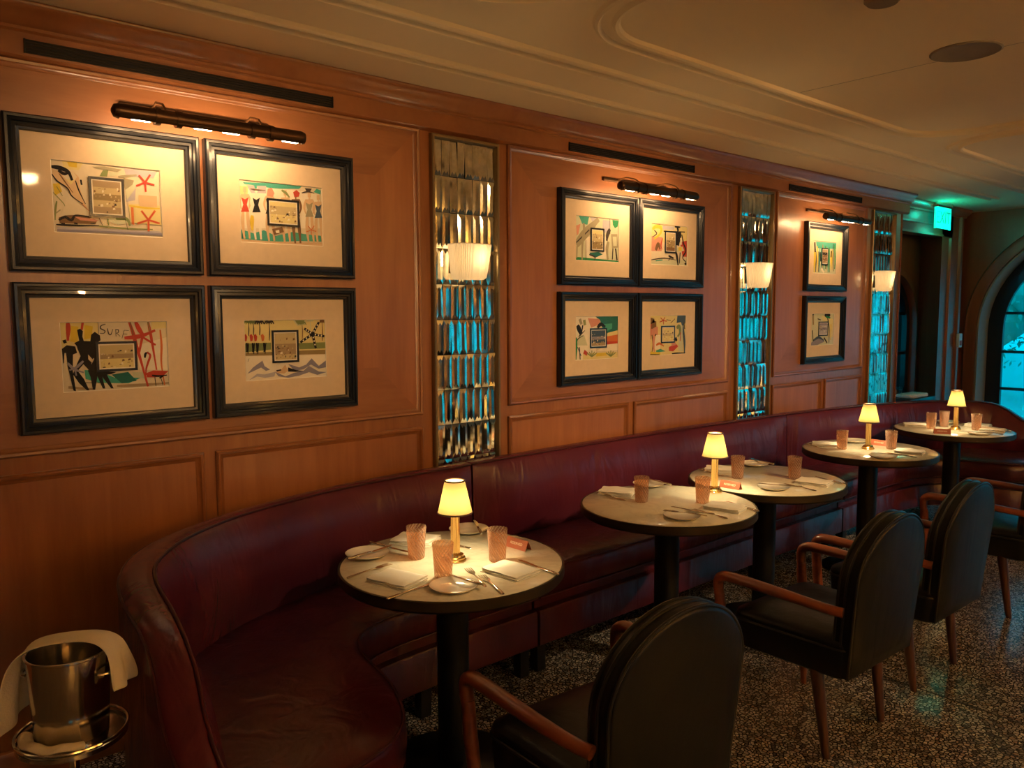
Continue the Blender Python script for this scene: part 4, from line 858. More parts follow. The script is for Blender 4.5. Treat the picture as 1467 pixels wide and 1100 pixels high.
#BANQUETTE
# ---------------------------------------------------------------- banquette: three upholstered sections
def resample(P, n):
    P = [np.array(p, float) for p in P]; L = [0]
    for a, b_ in zip(P[:-1], P[1:]): L.append(L[-1]+np.linalg.norm((b_-a)[:2]))
    out = []
    for k in range(n):
        s = L[-1]*k/(n-1); i = max(0, min(len(P)-2, int(np.searchsorted(L, s))-1)) if k else 0
        t = (s-L[i])/((L[i+1]-L[i]) or 1); out.append(P[i]*(1-t)+P[i+1]*t)
    return out
def banquette(name, label, stations, seat_back, seat_front, n, rails, legs, ends=(True, True)):
    """stations: (outer x, outer y, inner x, inner y, top z) from first to last end"""
    t = empty(name, label, 'banquette', (0, 0, 0), 0, 'oxblood banquette sections')
    st_ = resample([(s[0], s[1], s[4], s[2], s[3]) for s in catmull(stations, 4)], n)
    rings = []; pin = []; pout = []
    for i, s in enumerate(st_):
        o = Vector((s[0], s[1])); z = s[2]; q = Vector((s[3], s[4])); dd = (q-o); L = dd.length; nn = dd.normalized() if L > 1e-4 else Vector((1, 0))
        e = min(i, n-1-i); pf = 1 if e > 2 else (.0, .55, .85)[e]         # puff dies away at the seams
        zt = z; f = (zt-.12)/.76
        def P(off, zz, base=q): v = base+nn*off; return (v.x, v.y, zz)
        rings.append([P(0, .12, o), P(-.004, .12+.5*(zt-.12), o), P(0, zt-.02, o), P(.006, zt-.006, o), P(L*.3, zt+.004, o), P(L*.7, zt+.004, o), P(-.008, zt), P(-.002, zt-.006),
                      P(.010*pf+.002, zt-.03), P(.030*pf+.004, zt-.10*f), P(.042*pf+.006, zt-.19*f), P(.036*pf+.008, zt-.28*f), P(.02*pf+.006, max(.45, zt-.36*f)), P(.0, .43 if zt > .6 else zt-.15), P(-.01, .3), P(-.01, .12)])
        pin.append(P(.000, zt-.002)); pout.append(P(.002, zt-.012, o))
    bk = MB().loft(rings, True, True).build('backrest', 'oxblood_leather', t, angle=60)
    MB().tube(pin, .0048, 8).build('top_piping', 'oxblood_piping', t)
    MB().tube(pout, .0042, 8).build('rear_piping', 'oxblood_piping', t)
    B = resample(catmull(seat_back, 4), n); F = resample(catmull(seat_front, 4), n)
    rings = []; pip = []; pip2 = []
    for i in range(n):
        b_ = Vector(B[i][:2]); f = Vector(F[i][:2]); dd = (f-b_); L = dd.length; nn = dd.normalized(); e = min(i, n-1-i); pf = 1 if e > 1 else (.2, .7)[e]
        def P(s, zz, base=b_): v = base+nn*s; return (v.x, v.y, zz)
        rings.append([P(-.03, .36), P(-.03, .49), P(L*.25, .497+.006*pf), P(L*.55, .498+.012*pf), P(L*.8, .497+.008*pf), P(L-.035, .493), P(L-.012, .484), P(L, .465), P(L+.004, .42), P(L-.002, .37), P(L-.02, .345), P(L*.5, .345)])
        pip.append(P(L-.004, .482)); pip2.append(P(L-.004, .358))
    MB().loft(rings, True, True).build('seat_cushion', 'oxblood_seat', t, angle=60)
    MB().tube(pip, .0045, 8).build('seat_piping', 'oxblood_piping', t)
    MB().tube(pip2, .0045, 8).build('lower_piping', 'oxblood_piping', t)
    rings = []
    for i in range(n):
        b_ = Vector(B[i][:2]); f = Vector(F[i][:2]); nn = (f-b_).normalized(); L = (f-b_).length
        def P(s, zz): v = b_+nn*s; return (v.x, v.y, zz)
        rings.append([P(-.03, .14), P(-.03, .345), P(L-.045, .345), P(L-.045, .30), P(L-.012, .298), P(L-.006, .290), P(L-.006, .145), P(L-.014, .14)])
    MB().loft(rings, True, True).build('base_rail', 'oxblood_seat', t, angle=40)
    for (x, y) in legs:
        MB().prism([(x-.025, y-.025), (x+.025, y-.025), (x+.025, y+.025), (x-.025, y+.025)], 'z', 0, .145).build('foot', 'black_metal', t, bevel=.003)
    return t
banquette('banquette', 'nearest banquette section, curving round into a low arm on the left', [
 (1.62, .51, 1.64, .585, .585), (1.45, .51, 1.48, .585, .60), (1.27, .515, 1.33, .59, .655), (1.20, .52, 1.26, .60, .725), (1.15, .525, 1.20, .605, .78), (1.07, .53, 1.09, .615, .825), (.95, .53, .965, .625, .852), (.87, .535, .875, .63, .866), (.76, .555, .79, .645, .876),
 (.64, .60, .70, .675, .88), (.54, .655, .60, .735, .88), (.47, .71, .52, .80, .88), (.40, .79, .455, .87, .88), (.31, .95, .365, 1.0, .88), (.25, 1.08, .305, 1.12, .88), (.18, 1.29, .24, 1.31, .88), (.12, 1.55, .18, 1.56, .88), (.08, 1.85, .15, 1.85, .88), (.065, 2.10, .14, 2.10, .88), (.06, 2.255, .135, 2.255, .88)],
 [(1.62, .60), (1.35, .605), (1.1, .63), (.90, .65), (.74, .70), (.58, .80), (.44, .97), (.32, 1.17), (.24, 1.37), (.18, 1.6), (.15, 1.9), (.14, 2.255)],
 [(1.40, .62), (1.41, .78), (1.395, .93), (1.36, 1.04), (1.30, 1.12), (1.22, 1.17), (1.07, 1.225), (.92, 1.25), (.80, 1.275), (.71, 1.325), (.655, 1.40), (.625, 1.50), (.61, 1.68), (.605, 1.95), (.605, 2.255)], 44, None,
 [(.53, 1.70), (1.25, .75), (1.2, 1.08), (.2, 1.7), (.53, 2.22)])
banquette('banquette', 'long straight middle banquette section behind the second and third tables', [
 (.05, 2.27, .13, 2.27, .88), (.04, 2.6, .125, 2.6, .88), (.035, 3.1, .12, 3.1, .88), (.04, 3.7, .125, 3.7, .88), (.06, 4.2, .14, 4.2, .88), (.09, 4.65, .165, 4.65, .88), (.11, 4.96, .185, 4.96, .88)],
 [(.13, 2.27), (.12, 3.1), (.13, 4.0), (.18, 4.96)], [(.605, 2.27), (.605, 3.1), (.60, 4.0), (.61, 4.96)], 40, None, [(.53, 2.32), (.53, 3.14), (.53, 4.05), (.53, 4.9), (.2, 2.4), (.2, 4.8)])
banquette('banquette', 'farthest banquette section, curving round behind the last table', [
 (.10, 4.975, .18, 4.975, .88), (.13, 5.2, .21, 5.2, .88), (.18, 5.5, .255, 5.49, .88), (.215, 5.8, .29, 5.77, .878), (.255, 6.05, .33, 6.02, .876), (.325, 6.3, .405, 6.26, .874), (.43, 6.6, .51, 6.53, .872), (.53, 6.79, .60, 6.71, .868), (.66, 6.94, .70, 6.86, .862), (.78, 7.02, .80, 6.94, .852), (.88, 7.045, .885, 6.96, .822), (.96, 7.05, .955, 6.965, .775), (1.06, 7.055, 1.05, 6.97, .715), (1.2, 7.06, 1.2, 6.97, .645), (1.45, 7.06, 1.45, 6.97, .585)],
 [(.18, 4.975), (.25, 5.5), (.31, 5.9), (.40, 6.3), (.52, 6.6), (.70, 6.85), (.95, 6.95), (1.4, 6.97)],
 [(.61, 4.975), (.61, 5.4), (.63, 5.85), (.68, 6.1), (.78, 6.24), (.95, 6.31), (1.1, 6.35), (1.22, 6.42), (1.30, 6.55), (1.33, 6.7), (1.34, 6.95)], 44, None, [(.53, 5.1), (.55, 5.8), (1.2, 6.5), (.25, 5.1), (1.25, 6.9)])

#TABLES
# ---------------------------------------------------------------- tables
TZ = .745
def make_table():
    t = empty('dining_table', '', 'table')
    MB().lathe([(.0005, .725), (.372, .725), (.376, .729), (.376, .743), (.373, .745), (.0005, .745)], 96).build('marble_top', 'marble', t, angle=40)
    MB().lathe([(.376, .742), (.380, .744), (.384, .742), (.385, .712), (.378, .704), (.33, .701), (.33, .712), (.374, .713), (.374, .724)], 96, cap=False).build('rim', 'table_bronze', t, angle=40)
    MB().lathe([(.0005, .69), (.24, .69), (.26, .70), (.33, .712), (.33, .724), (.0005, .724)], 64).build('underframe', 'black_metal', t, angle=40)
    MB().lathe([(.055, .02), (.055, .65), (.09, .68), (.14, .692)], 32).build('column', 'black_metal', t, angle=40)
    MB().lathe([(.0005, 0), (.25, 0), (.252, .006), (.24, .014), (.12, .028), (.07, .045), (.055, .05)], 64).build('base', 'black_metal', t, angle=40)
    return t
TAB = [(.905, 1.575, 'round marble table nearest the camera, set for three'), (.885, 2.775, 'round marble table second from the camera, without a lamp of its own'), (.89, 3.56, 'round marble table in the middle, its lamp at the near edge'),
       (.845, 4.78, 'round marble table fourth from the camera, in front of the second armchair row end'), (.86, 6.04, 'farthest round marble table by the arched window')]
TAB[3] = (.845, 4.78, 'round marble table fourth from the camera, second from the far end')
st = {}
for x, y, lb in TAB: place(st, make_table, (x, y, 0), 0, lb, 'round marble tables along the banquette')
# table lamps
def make_lamp():
    t = empty('table_lamp', '', 'lamp')
    MB().lathe([(.0005, 0), (.036, 0), (.037, .004), (.033, .007), (.034, .012), (.029, .016), (.028, .022), (.018, .026), (.0005, .026)], 40).build('base', 'brass', t, angle=40)
    MB().lathe([(.0145, .024), (.0145, .155), (.017, .158), (.017, .166), (.008, .17), (.0005, .17)], 48, fn=lambda th, z, k: 1+.13*math.cos(10*th) if k < 2 else 1).build('stem', 'brass', t, angle=70)
    nz = 96
    MB().lathe([(.058, .168), (.0335, .278)], nz, cap=False, fn=lambda th, z, k: 1+.02*math.cos(48*th)).build('lamp_shade', 'lamp_shade', t, angle=80)
    MB().tube([(.0585*math.cos(2*PI*k/40), .0585*math.sin(2*PI*k/40), .168) for k in range(40)], .0032, 6, wrap=True).build('shade_trim', 'walnut', t, angle=60)
    MB().tube([(.0338*math.cos(2*PI*k/40), .0338*math.sin(2*PI*k/40), .278) for k in range(40)], .0030, 6, wrap=True).build('shade_trim', 'walnut', t, angle=60)
    MB().lathe([(.001, .17), (.007, .172), (.009, .19), (.006, .21), (.001, .215)], 14).build('bulb', 'bulb', t)
    lamp('table_lamp_light', 'POINT', (0, 0, .203), LAMPW, (1.0, .78, .42), t, size=.018)
    return t
LAMPW = 9
st = {}
for x, y, lb in ((.905, 1.59, 'lit brass table lamp with pleated shade on the nearest table'), (.885, 3.125, 'lit brass table lamp at the near edge of the middle table'), (.835, 4.79, 'lit brass table lamp on the fourth table from the camera'), (.88, 6.03, 'lit brass table lamp on the farthest table')):
    place(st, make_lamp, (x, y, TZ), 0, lb, 'brass table lamps')
# tumblers
def make_tumbler():
    t = MB().lathe([(.0005, 0), (.024, 0), (.0275, .004), (.029, .03), (.033, .08), (.0355, .114), (.0348, .1155), (.0338, .114), (.031, .08), (.027, .03), (.024, .012), (.0005, .010)], 80, cap=False,
                   fn=lambda th, z, k: 1+(.022*math.cos(20*(th+z*6)) if 2 < k < 6 else 0)).build('tumbler', 'pink_glass', angle=80)
    t['category'] = 'glass'; return t
# more rings give the ribs their twist
def make_tumbler():
    prof = [(.0005, 0), (.022, 0), (.0265, .003)]+[(.0285+.0065*(k/14)**1.05, .006+.107*k/14) for k in range(15)]+[(.0345, .1145), (.0335, .113), (.030, .07), (.0265, .02), (.0005, .012)]
    t = MB().lathe(prof, 96, cap=False, fn=lambda th, z, k: 1+(.010*math.cos(18*(th+z*22)) if 3 <= k < 18 else 0)).build('tumbler', 'pink_glass', angle=80)
    t['category'] = 'glass'; return t
st = {}
for x, y, lb in ((.80, 1.50, 'pink ribbed tumbler on the nearest table, left of the lamp'), (1.02, 1.455, 'amber pink tumbler on the nearest table, in front of the lamp'), (1.01, 1.69, 'pink ribbed tumbler on the nearest table, beside the card'),
    (.79, 2.71, 'left pink tumbler on the second table from the camera'), (.98, 2.90, 'right pink tumbler on the second table, in front of the lamp'), (.79, 3.46, 'pink tumbler on the middle table, right of its lamp'), (.99, 3.66, 'pink tumbler at the right side of the middle table'),
    (.73, 4.67, 'pink tumbler left of the lamp on the fourth table'), (.93, 4.89, 'pink tumbler right of the lamp on the fourth table'), (.75, 5.94, 'pink tumbler at the left on the farthest table, by the card'), (.77, 6.12, 'pink tumbler between card and lamp on the farthest table'), (.99, 6.10, 'pink tumbler right of the lamp on the farthest table')):
    place(st, make_tumbler, (x, y, TZ), random.uniform(0, 1), lb, 'pink ribbed tumblers')
# side plates
def make_plate():
    t = empty('side_plate', '', 'plate')
    MB().lathe([(.0005, 0), (.045, 0), (.05, .002), (.066, .008), (.0745, .0125), (.076, .014), (.075, .0155), (.066, .0115), (.05, .0055), (.044, .0038), (.0005, .0035)], 72).build('dish', 'porcelain', t, angle=50)
    MB().tube([(.0755*math.cos(2*PI*k/64), .0755*math.sin(2*PI*k/64), .0148) for k in range(64)], .0011, 6, wrap=True).build('rim_band', 'porcelain_rim', t, angle=60)
    return t
st = {}
for x, y, lb in ((.665, 1.385, 'white side plate at the left edge of the nearest table'), (1.13, 1.415, 'white side plate at the front of the nearest table'), (.655, 1.84, 'white side plate behind the lamp of the nearest table'),
    (.60, 2.99, 'white side plate at the back of the second table'), (1.08, 2.62, 'white side plate at the front of the second table'), (.66, 3.82, 'white side plate at the back of the middle table'), (1.04, 3.38, 'white side plate at the front of the middle table'),
    (.66, 4.98, 'white side plate behind the tumbler on the fourth table'), (1.03, 4.56, 'white side plate at the front of the fourth table'), (.72, 6.32, 'white side plate at the back of the farthest table'), (1.08, 5.90, 'white side plate at the front of the farthest table')):
    place(st, make_plate, (x, y, TZ), 0, lb, 'white side plates')
# napkins: folded linen, layered, with a soft wavy top
def make_napkin():
    t = empty('napkin', '', 'napkin'); R = random.Random(9)
    for k, (w, h, z0, th, ox, oy) in enumerate(((.080, .060, 0, .006, 0, 0), (.079, .058, .006, .006, .002, -.001), (.077, .059, .012, .007, -.001, .001))):
        n = 14; g = []
        mb = MB(); rings = []
        for i in range(n+1):
            u = -w+2*w*i/n; ring = []
            for j in range(9):
                v = -h+2*h*j/8
                e = min(1, min(w-abs(u), h-abs(v))/.008)
                wv = .0016*math.sin(u*60+k)+.0012*math.sin(v*75+2*k)
                ring.append((u+ox+.002*math.sin(j*1.3+k), v+oy+.002*math.sin(i*.9+k), z0+th*(.45+.55*e)+wv*e))
            for j in range(8, -1, -1):
                ring.append((ring[j][0], ring[j][1], z0+.0008))
            rings.append(ring)
        mb.loft(rings, True, True)
        mb.build('fold', 'linen', t, angle=60)
    return t
st = {}
NAP = [(.63, 1.61, .55, 'white folded napkin at the back left of the nearest table, beside a tumbler'), (.955, 1.32, .30, 'white folded napkin at the front left of the nearest table'), (1.13, 1.645, .12, 'white folded napkin at the right of the nearest table, before the card'),
    (.60, 2.76, .5, 'white folded napkin at the back left of the second table'), (1.11, 2.88, .25, 'white folded napkin at the right of the second table'), (.62, 3.56, .5, 'white folded napkin at the back left of the middle table'), (1.11, 3.63, .2, 'white folded napkin at the right of the middle table'),
    (.60, 4.72, .5, 'white folded napkin at the left of the fourth table'), (1.06, 4.84, .2, 'white folded napkin at the right of the fourth table'), (.62, 6.0, .5, 'white folded napkin at the left of the farthest table'), (1.08, 6.14, .2, 'white folded napkin at the right of the farthest table'), (.93, 6.31, .1, 'white folded napkin behind the lamp on the farthest table')]
for x, y, a, lb in NAP: place(st, make_napkin, (x, y, TZ), a, lb, 'white folded napkins')
# cutlery along local +x (tip at +x), resting on the table
def make_knife():
    t = empty('knife', '', 'knife')
    MB().prism([(0, -.006), (.02, -.008), (.07, -.009), (.095, -.006), (.104, .002), (.095, .004), (0, .004)], 'z', .002, .0035).build('blade', 'silver', t, bevel=.0004, bseg=1)
    MB().tube([(-.105, 0, .005), (-.10, 0, .005), (-.05, 0, .0045), (0, 0, .0035), (.004, 0, .003)], [.003, .0062, .0055, .004, .003], 12, flat=.7).build('handle', 'silver', t, angle=60)
    return t
def make_fork():
    t = empty('fork', '', 'fork')
    mb = MB(); P = [(.02, -.004), (.04, -.011), (.055, -.012)]
    pts = [(.02, -.003), (.035, -.010), (.05, -.012)]
    for k in range(4):
        y = -.0105+k*.007
        pts += [(.088, y-.0012), (.088, y+.0012)]
        if k < 3: pts += [(.052, y+.002), (.052, y+.005)]
    pts += [(.05, .012), (.035, .010), (.02, .003)]
    mb.prism(pts, 'z', .004, .0056); mb.build('tines', 'silver', t, angle=30)
    MB().tube([(-.095, 0, .003), (-.088, 0, .0035), (-.05, 0, .005), (0, 0, .0065), (.022, 0, .005)], [.0035, .0065, .0048, .0028, .003], 10, flat=.5).build('handle', 'silver', t, angle=60)
    return t
kst, fst = {}, {}
def along(a, b_): return ((a[0]+b_[0])/2, (a[1]+b_[1])/2, math.atan2(b_[1]-a[1], b_[0]-a[0]))
KN = [((.56, 1.45), (.78, 1.50), .012, 'knife with a dark handle lying behind the left plate of the nearest table'), ((.705, 1.29), (.66, 1.49), .016, 'knife laid across the left side plate of the nearest table'), ((1.08, 1.20), (1.04, 1.42), 0, 'knife in front of the front left napkin, nearest table'),
      ((1.20, 1.465), (1.00, 1.44), .017, 'knife laid over the front side plate of the nearest table'), ((1.27, 1.74), (1.04, 1.75), 0, 'knife right of the right napkin on the nearest table'), ((.74, 1.83), (.62, 1.90), .016, 'knife on the back side plate of the nearest table'),
      ((.53, 2.70), (.73, 2.67), 0, 'knife in front of the left napkin on the second table'), ((1.18, 2.70), (.98, 2.68), .017, 'knife laid across the front plate of the second table'), ((1.23, 2.94), (1.05, 2.99), 0, 'knife beyond the right napkin on the second table'), ((.70, 3.02), (.53, 3.05), .016, 'knife on the back plate of the second table'),
      ((.52, 3.50), (.73, 3.44), 0, 'knife by the left napkin on the middle table'), ((1.15, 3.43), (.98, 3.36), .017, 'knife laid across the front plate of the middle table'), ((1.22, 3.72), (1.04, 3.78), 0, 'knife by the right napkin on the middle table'), ((.76, 3.84), (.58, 3.90), .016, 'knife on the back plate of the middle table'),
      ((.50, 4.66), (.68, 4.58), 0, 'knife by the left napkin on the fourth table'), ((1.13, 4.62), (.96, 4.58), .017, 'knife laid across the front plate of the fourth table'), ((1.14, 5.88), (1.0, 5.83), .017, 'knife laid across the front plate of the farthest table'), ((1.16, 6.22), (1.02, 6.30), .0, 'knife by the right napkin on the farthest table')]
for a, b_, z, lb in KN:
    x, y, ang = along(a, b_); place(kst, make_knife, (x, y, TZ+z), ang, lb, 'table knives')
FK = [((.83, 1.215), (.80, 1.40), 0, 'fork between left plate and front napkin on the nearest table'), ((1.215, 1.47), (1.05, 1.53), .016, 'fork laid tines left over the front plate, nearest table'), ((1.26, 1.50), (1.10, 1.55), 0, 'fork beside the right napkin on the nearest table'), ((.82, 1.70), (.68, 1.66), 0, 'fork behind the lamp on the nearest table'),
      ((1.22, 2.745), (1.02, 2.76), 0, 'fork by the right napkin on the second table'), ((1.17, 2.66), (1.0, 2.60), .017, 'fork on the front plate of the second table'), ((1.20, 3.48), (1.02, 3.50), 0, 'fork by the right napkin on the middle table'), ((1.15, 4.70), (.98, 4.72), 0, 'fork by the right napkin on the fourth table'), ((1.18, 6.0), (1.02, 6.02), 0, 'fork by the right napkin on the farthest table')]
for a, b_, z, lb in FK:
    x, y, ang = along(a, b_); place(fst, make_fork, (x, y, TZ+z), ang, lb, 'table forks')
# tent cards
def make_card():
    t = empty('table_sign', '', 'sign')
    mb = MB(); w = .052; h = .034; dd = .017; th = .0016
    pr = [(-dd, 0), (-dd+th*1.3, 0), (0, h-th*2.2), (dd-th*1.3, 0), (dd, 0), (th*.3, h), (-th*.3, h)]
    mb.prism([(y, z) for y, z in pr], 'x', -w, w); mb.build('folded_card', 'card_leather', t)
    a = math.atan2(h, dd); nrm = Vector((0, -math.sin(a), math.cos(a))); up = Vector((0, math.cos(a), math.sin(a))); xx = Vector((1, 0, 0))
    c = Vector((0, -dd/2, h/2))+nrm*.0006
    mm = Matrix(((xx.x, up.x, nrm.x, c.x), (xx.y, up.y, nrm.y, c.y), (xx.z, up.z, nrm.z, c.z), (0, 0, 0, 1)))
    text_mesh('RESERVED', .0135, 'lettering', 'card_ink', t, mm, .0002)
    return t
st = {}
for x, y, a, lb in ((.94, 1.845, .07, 'red brown folded reserved sign at the right of the nearest table'), (.893, 3.245, .12, 'red brown folded reserved sign beside the lamp on the middle table'), (.82, 4.975, .0, 'red brown folded reserved sign behind the lamp on the fourth table'), (.895, 5.755, .50, 'dark red brown folded reserved sign at the front of the farthest table')):
    place(st, make_card, (x, y, TZ), a, lb, 'folded reserved signs')

#CHAIRS
# ---------------------------------------------------------------- armchairs, front towards -x
def make_chair():
    t = empty('armchair', '', 'chair')
    # upholstered seat box
    n = 9; mb = MB(); rings = []
    def rr(w0, w1, d_, z, r=.05):
        out = []
        for cx, cy, a0 in ((-d_+r, -w0+r, PI), (d_-r, -w1+r, 1.5*PI), (d_-r, w1-r, 0), (-d_+r, w0-r, .5*PI)):
            for k in range(7):
                a = a0+.5*PI*k/6; out.append((cx+r*math.cos(a)-.005, cy+r*math.sin(a), z))
        return out
    mb.loft([rr(.235, .225, .215, .315), rr(.25, .235, .225, .325), rr(.255, .24, .23, .40), rr(.255, .24, .23, .425)], True, True)
    mb.build('seat_base', 'black_leather', t, angle=60)
    mb = MB(); mb.loft([rr(.250, .235, .225, .42), rr(.257, .242, .232, .435), rr(.252, .238, .228, .452), rr(.22, .205, .205, .466, .06), rr(.14, .13, .14, .474, .06), rr(.03, .03, .03, .476, .02)], True, True)
    mb.build('seat_cushion', 'black_leather', t, angle=60)
    mb = MB(); mb.tube([(p[0], p[1], .426) for p in rr(.256, .241, .231, 0)], .005, 8, wrap=True); mb.build('seat_piping', 'black_piping', t)
    # rounded shield back, leaning rearwards
    def back(sc, off, z):
        pts = [(-.232*sc, .30)]
        pts = []
        W = .243; zs = .66; zb = .325
        for k in range(6): pts.append((-W*(.93+.07*k/5), zb+(zs-zb)*k/5))
        for k in range(1, 24):
            a = PI-PI*k/24; pts.append((W*math.cos(a)*1.0, zs+.222*math.sin(a)))
        for k in range(5, -1, -1): pts.append((W*(.93+.07*k/5), zb+(zs-zb)*k/5))
        cz = .58; out = []
        for y, zz in pts:
            y2 = y*sc; z2 = cz+(zz-cz)*(sc if zz > cz else 1-(1-sc)*.5)
            lean = .10*max(0, (z2-.30))**1.1
            curve = .03*(1-(y2/.243)**2)             # gentle wrap round the sitter
            out.append((.150+off+lean+curve*.5, y2, z2))
        return out
    mb = MB(); mb.loft([back(.25, -.020, 0), back(.7, -.018, 0), back(.93, -.010, 0), back(.985, 0, 0), back(1, .012, 0), back(1, .060, 0), back(.985, .070, 0), back(.95, .074, 0), back(.6, .076, 0), back(.2, .076, 0)], True, True)
    mb.build('backrest', 'black_leather', t, angle=60)
    for off, sc in ((.004, 1.0), (.030, 1.003), (.067, 1.0)):
        MB().tube(back(sc, off, 0), .0048, 8).build('back_piping', 'black_piping', t)
    # wooden arms: one bar running back from a rounded front corner, and its post down to the floor
    for s in (-1, 1):
        path = catmull([(-.268, s*.288, .50), (-.272, s*.291, .555), (-.255, s*.293, .583), (-.20, s*.294, .592), (0, s*.294, .588), (.15, s*.280, .578), (.215, s*.262, .572)], 5)
        rad = [.020+.004*math.sin(PI*min(1, i/len(path)*1.3)) for i in range(len(path))]
        MB().tube(path, rad, 14, flat=.85).build('arm', 'armchair_wood', t, angle=60)
        MB().tube([(-.225, s*.262, 0), (-.24, s*.272, .20), (-.262, s*.286, .42), (-.268, s*.288, .515)], [.013, .018, .021, .020], 14).build('leg', 'armchair_wood', t, angle=60)
        MB().tube([(.140, s*.20, 0), (.136, s*.203, .02), (.10, s*.212, .30), (.095, s*.213, .34)], [.0135, .015, .024, .024], 14).build('leg', 'walnut', t, angle=60)
    return t
st = {}
for x, y, a, lb in ((1.64, 1.565, -.07, 'black leather armchair nearest the camera, cropped by the bottom edge'), (1.60, 2.82, -.03, 'black leather armchair second from the camera, facing the second table'), (1.59, 3.57, -.02, 'black leather armchair third from the camera, facing the middle table'), (1.57, 4.76, 0, 'black leather armchair at the right edge, facing the fourth table')):
    place(st, make_chair, (x, y, 0), a, lb, 'black leather armchairs')

#EXTRAS
# ---------------------------------------------------------------- wine bucket on its stand, with towels
BX, BY = 1.03, .378
t = empty('wine_bucket', 'polished steel wine bucket on a stand at the lower left', 'bucket', (BX, BY, .622))
MB().lathe([(.0005, 0), (.075, 0), (.078, .004), (.087, .192), (.090, .195), (.090, .199), (.085, .199), (.083, .19), (.074, .01), (.0005, .008)], 64).build('pail', 'steel', t, angle=40)
for s in (-1, 1):
    a0 = .86 if s > 0 else .86+PI
    c, sn = math.cos(a0), math.sin(a0)
    pts = []
    for k in range(9):
        b_ = PI*k/8; r = .083+.022*math.sin(b_); yy = .03*math.cos(b_); pts.append((r*c-yy*sn, r*sn+yy*c, .150))
    MB().tube(pts, .004, 8).build('handle', 'steel', t)
t = empty('bucket_stand', 'steel pedestal stand holding the wine bucket', 'stand', (BX, BY, 0))
MB().tube([(.118*math.cos(2*PI*k/48), .118*math.sin(2*PI*k/48), .627) for k in range(48)], .004, 8, wrap=True).build('ring', 'steel', t)
MB().lathe([(.0005, .605), (.112, .605), (.118, .609), (.118, .619), (.112, .621), (.0005, .621)], 48).build('tray', 'steel', t, angle=40)
MB().lathe([(.011, .02), (.011, .592), (.03, .602), (.05, .607)], 24).build('pole', 'steel', t, angle=40)
MB().lathe([(.0005, 0), (.13, 0), (.132, .006), (.05, .018), (.012, .03)], 48).build('base', 'steel', t, angle=40)
# towel draped over the rear rim, hanging both sides; thickness by solidify
def cloth(name, rows, label, cat, th=.004, mat='towel_cloth', par=None):
    mb = MB(); mb.loft(rows, False, False); o = mb.build(name, mat, par, angle=80)
    sd = o.modifiers.new('thickness', 'SOLIDIFY'); sd.thickness = th; sd.offset = 1
    sb = o.modifiers.new('soft', 'SUBSURF'); sb.levels = 2; sb.render_levels = 2
    if label: tag(o, label, cat)
    return o
# axis of the towel runs left-right in view: along R_ direction
ax = Vector((R_.x, R_.y, 0)).normalized(); fw = Vector((d.x, d.y, 0)).normalized()
C0 = Vector((BX, BY, 0))
rows = []
prof = [(-.140, .64, .085), (-.136, .68, .085), (-.128, .73, .082), (-.118, .78, .075), (-.104, .818, .062), (-.07, .834, .048), (-.02, .843, .042), (.03, .848, .042), (.07, .845, .044), (.096, .826, .050), (.105, .795, .054), (.112, .76, .058), (.118, .725, .060)]
for i, (s, z, w) in enumerate(prof):
    row = []
    for k in range(9):
        v = -1+2*k/8
        rip = .010*math.sin(v*5.5+i*.25)*(1 if z < .79 else .15)
        row.append(tuple(C0+ax*(s+(-rip if s < 0 else rip))+fw*(.022+w*v*(.8))+Vector((0, 0, z+(.005*math.cos(v*3) if z > .8 else 0)+(0.02*v if z < .7 else 0)))))
    rows.append(row)
cloth('draped_towel', rows, 'cream towel draped over the top of the wine bucket', 'towel')
rows = []
for k in range(15):
    a = -1.95+2.0*k/14+math.atan2(ax.y, ax.x)*0
    row = []
    for r, z in ((.082, .624), (.090, .634), (.100, .636), (.108, .626)):
        row.append((BX+r*math.cos(a), BY+r*math.sin(a), z+.003*math.sin(k*1.3)))
    rows.append(row)
cloth('folded_towel', rows, 'cream towel folded on the stand tray round the bucket foot', 'towel', .006)

# towel and glass on the ledge in the dark niche
t = empty('side_stand', 'low dark stand in the niche behind the far banquette', 'stand', (-.10, 7.62, 0))
MB().box(-.16, .12, -.28, .28, .74, .78).build('top', 'dark_paint', t, bevel=.004)
for sx in (-.14, .10):
    for sy in (-.25, .25): MB().box(sx-.015, sx+.015, sy-.015, sy+.015, 0, .74).build('leg', 'dark_paint', t)
o = MB().box(-.08, .08, -.17, .17, 0, .035).build('folded_towel', 'linen', bevel=.015, bseg=3, loc=(-.08, 7.62, .781)); tag(o, 'pale rolled towel on the stand in the dark niche', 'towel')
o = MB().lathe([(.0005, 0), (.03, 0), (.034, .01), (.04, .11), (.037, .11), (.031, .015), (.0005, .012)], 32, cap=False).build('water_glass', 'pane', loc=(-.12, 7.40, .781), angle=60); tag(o, 'clear glass on the stand in the dark niche', 'glass')

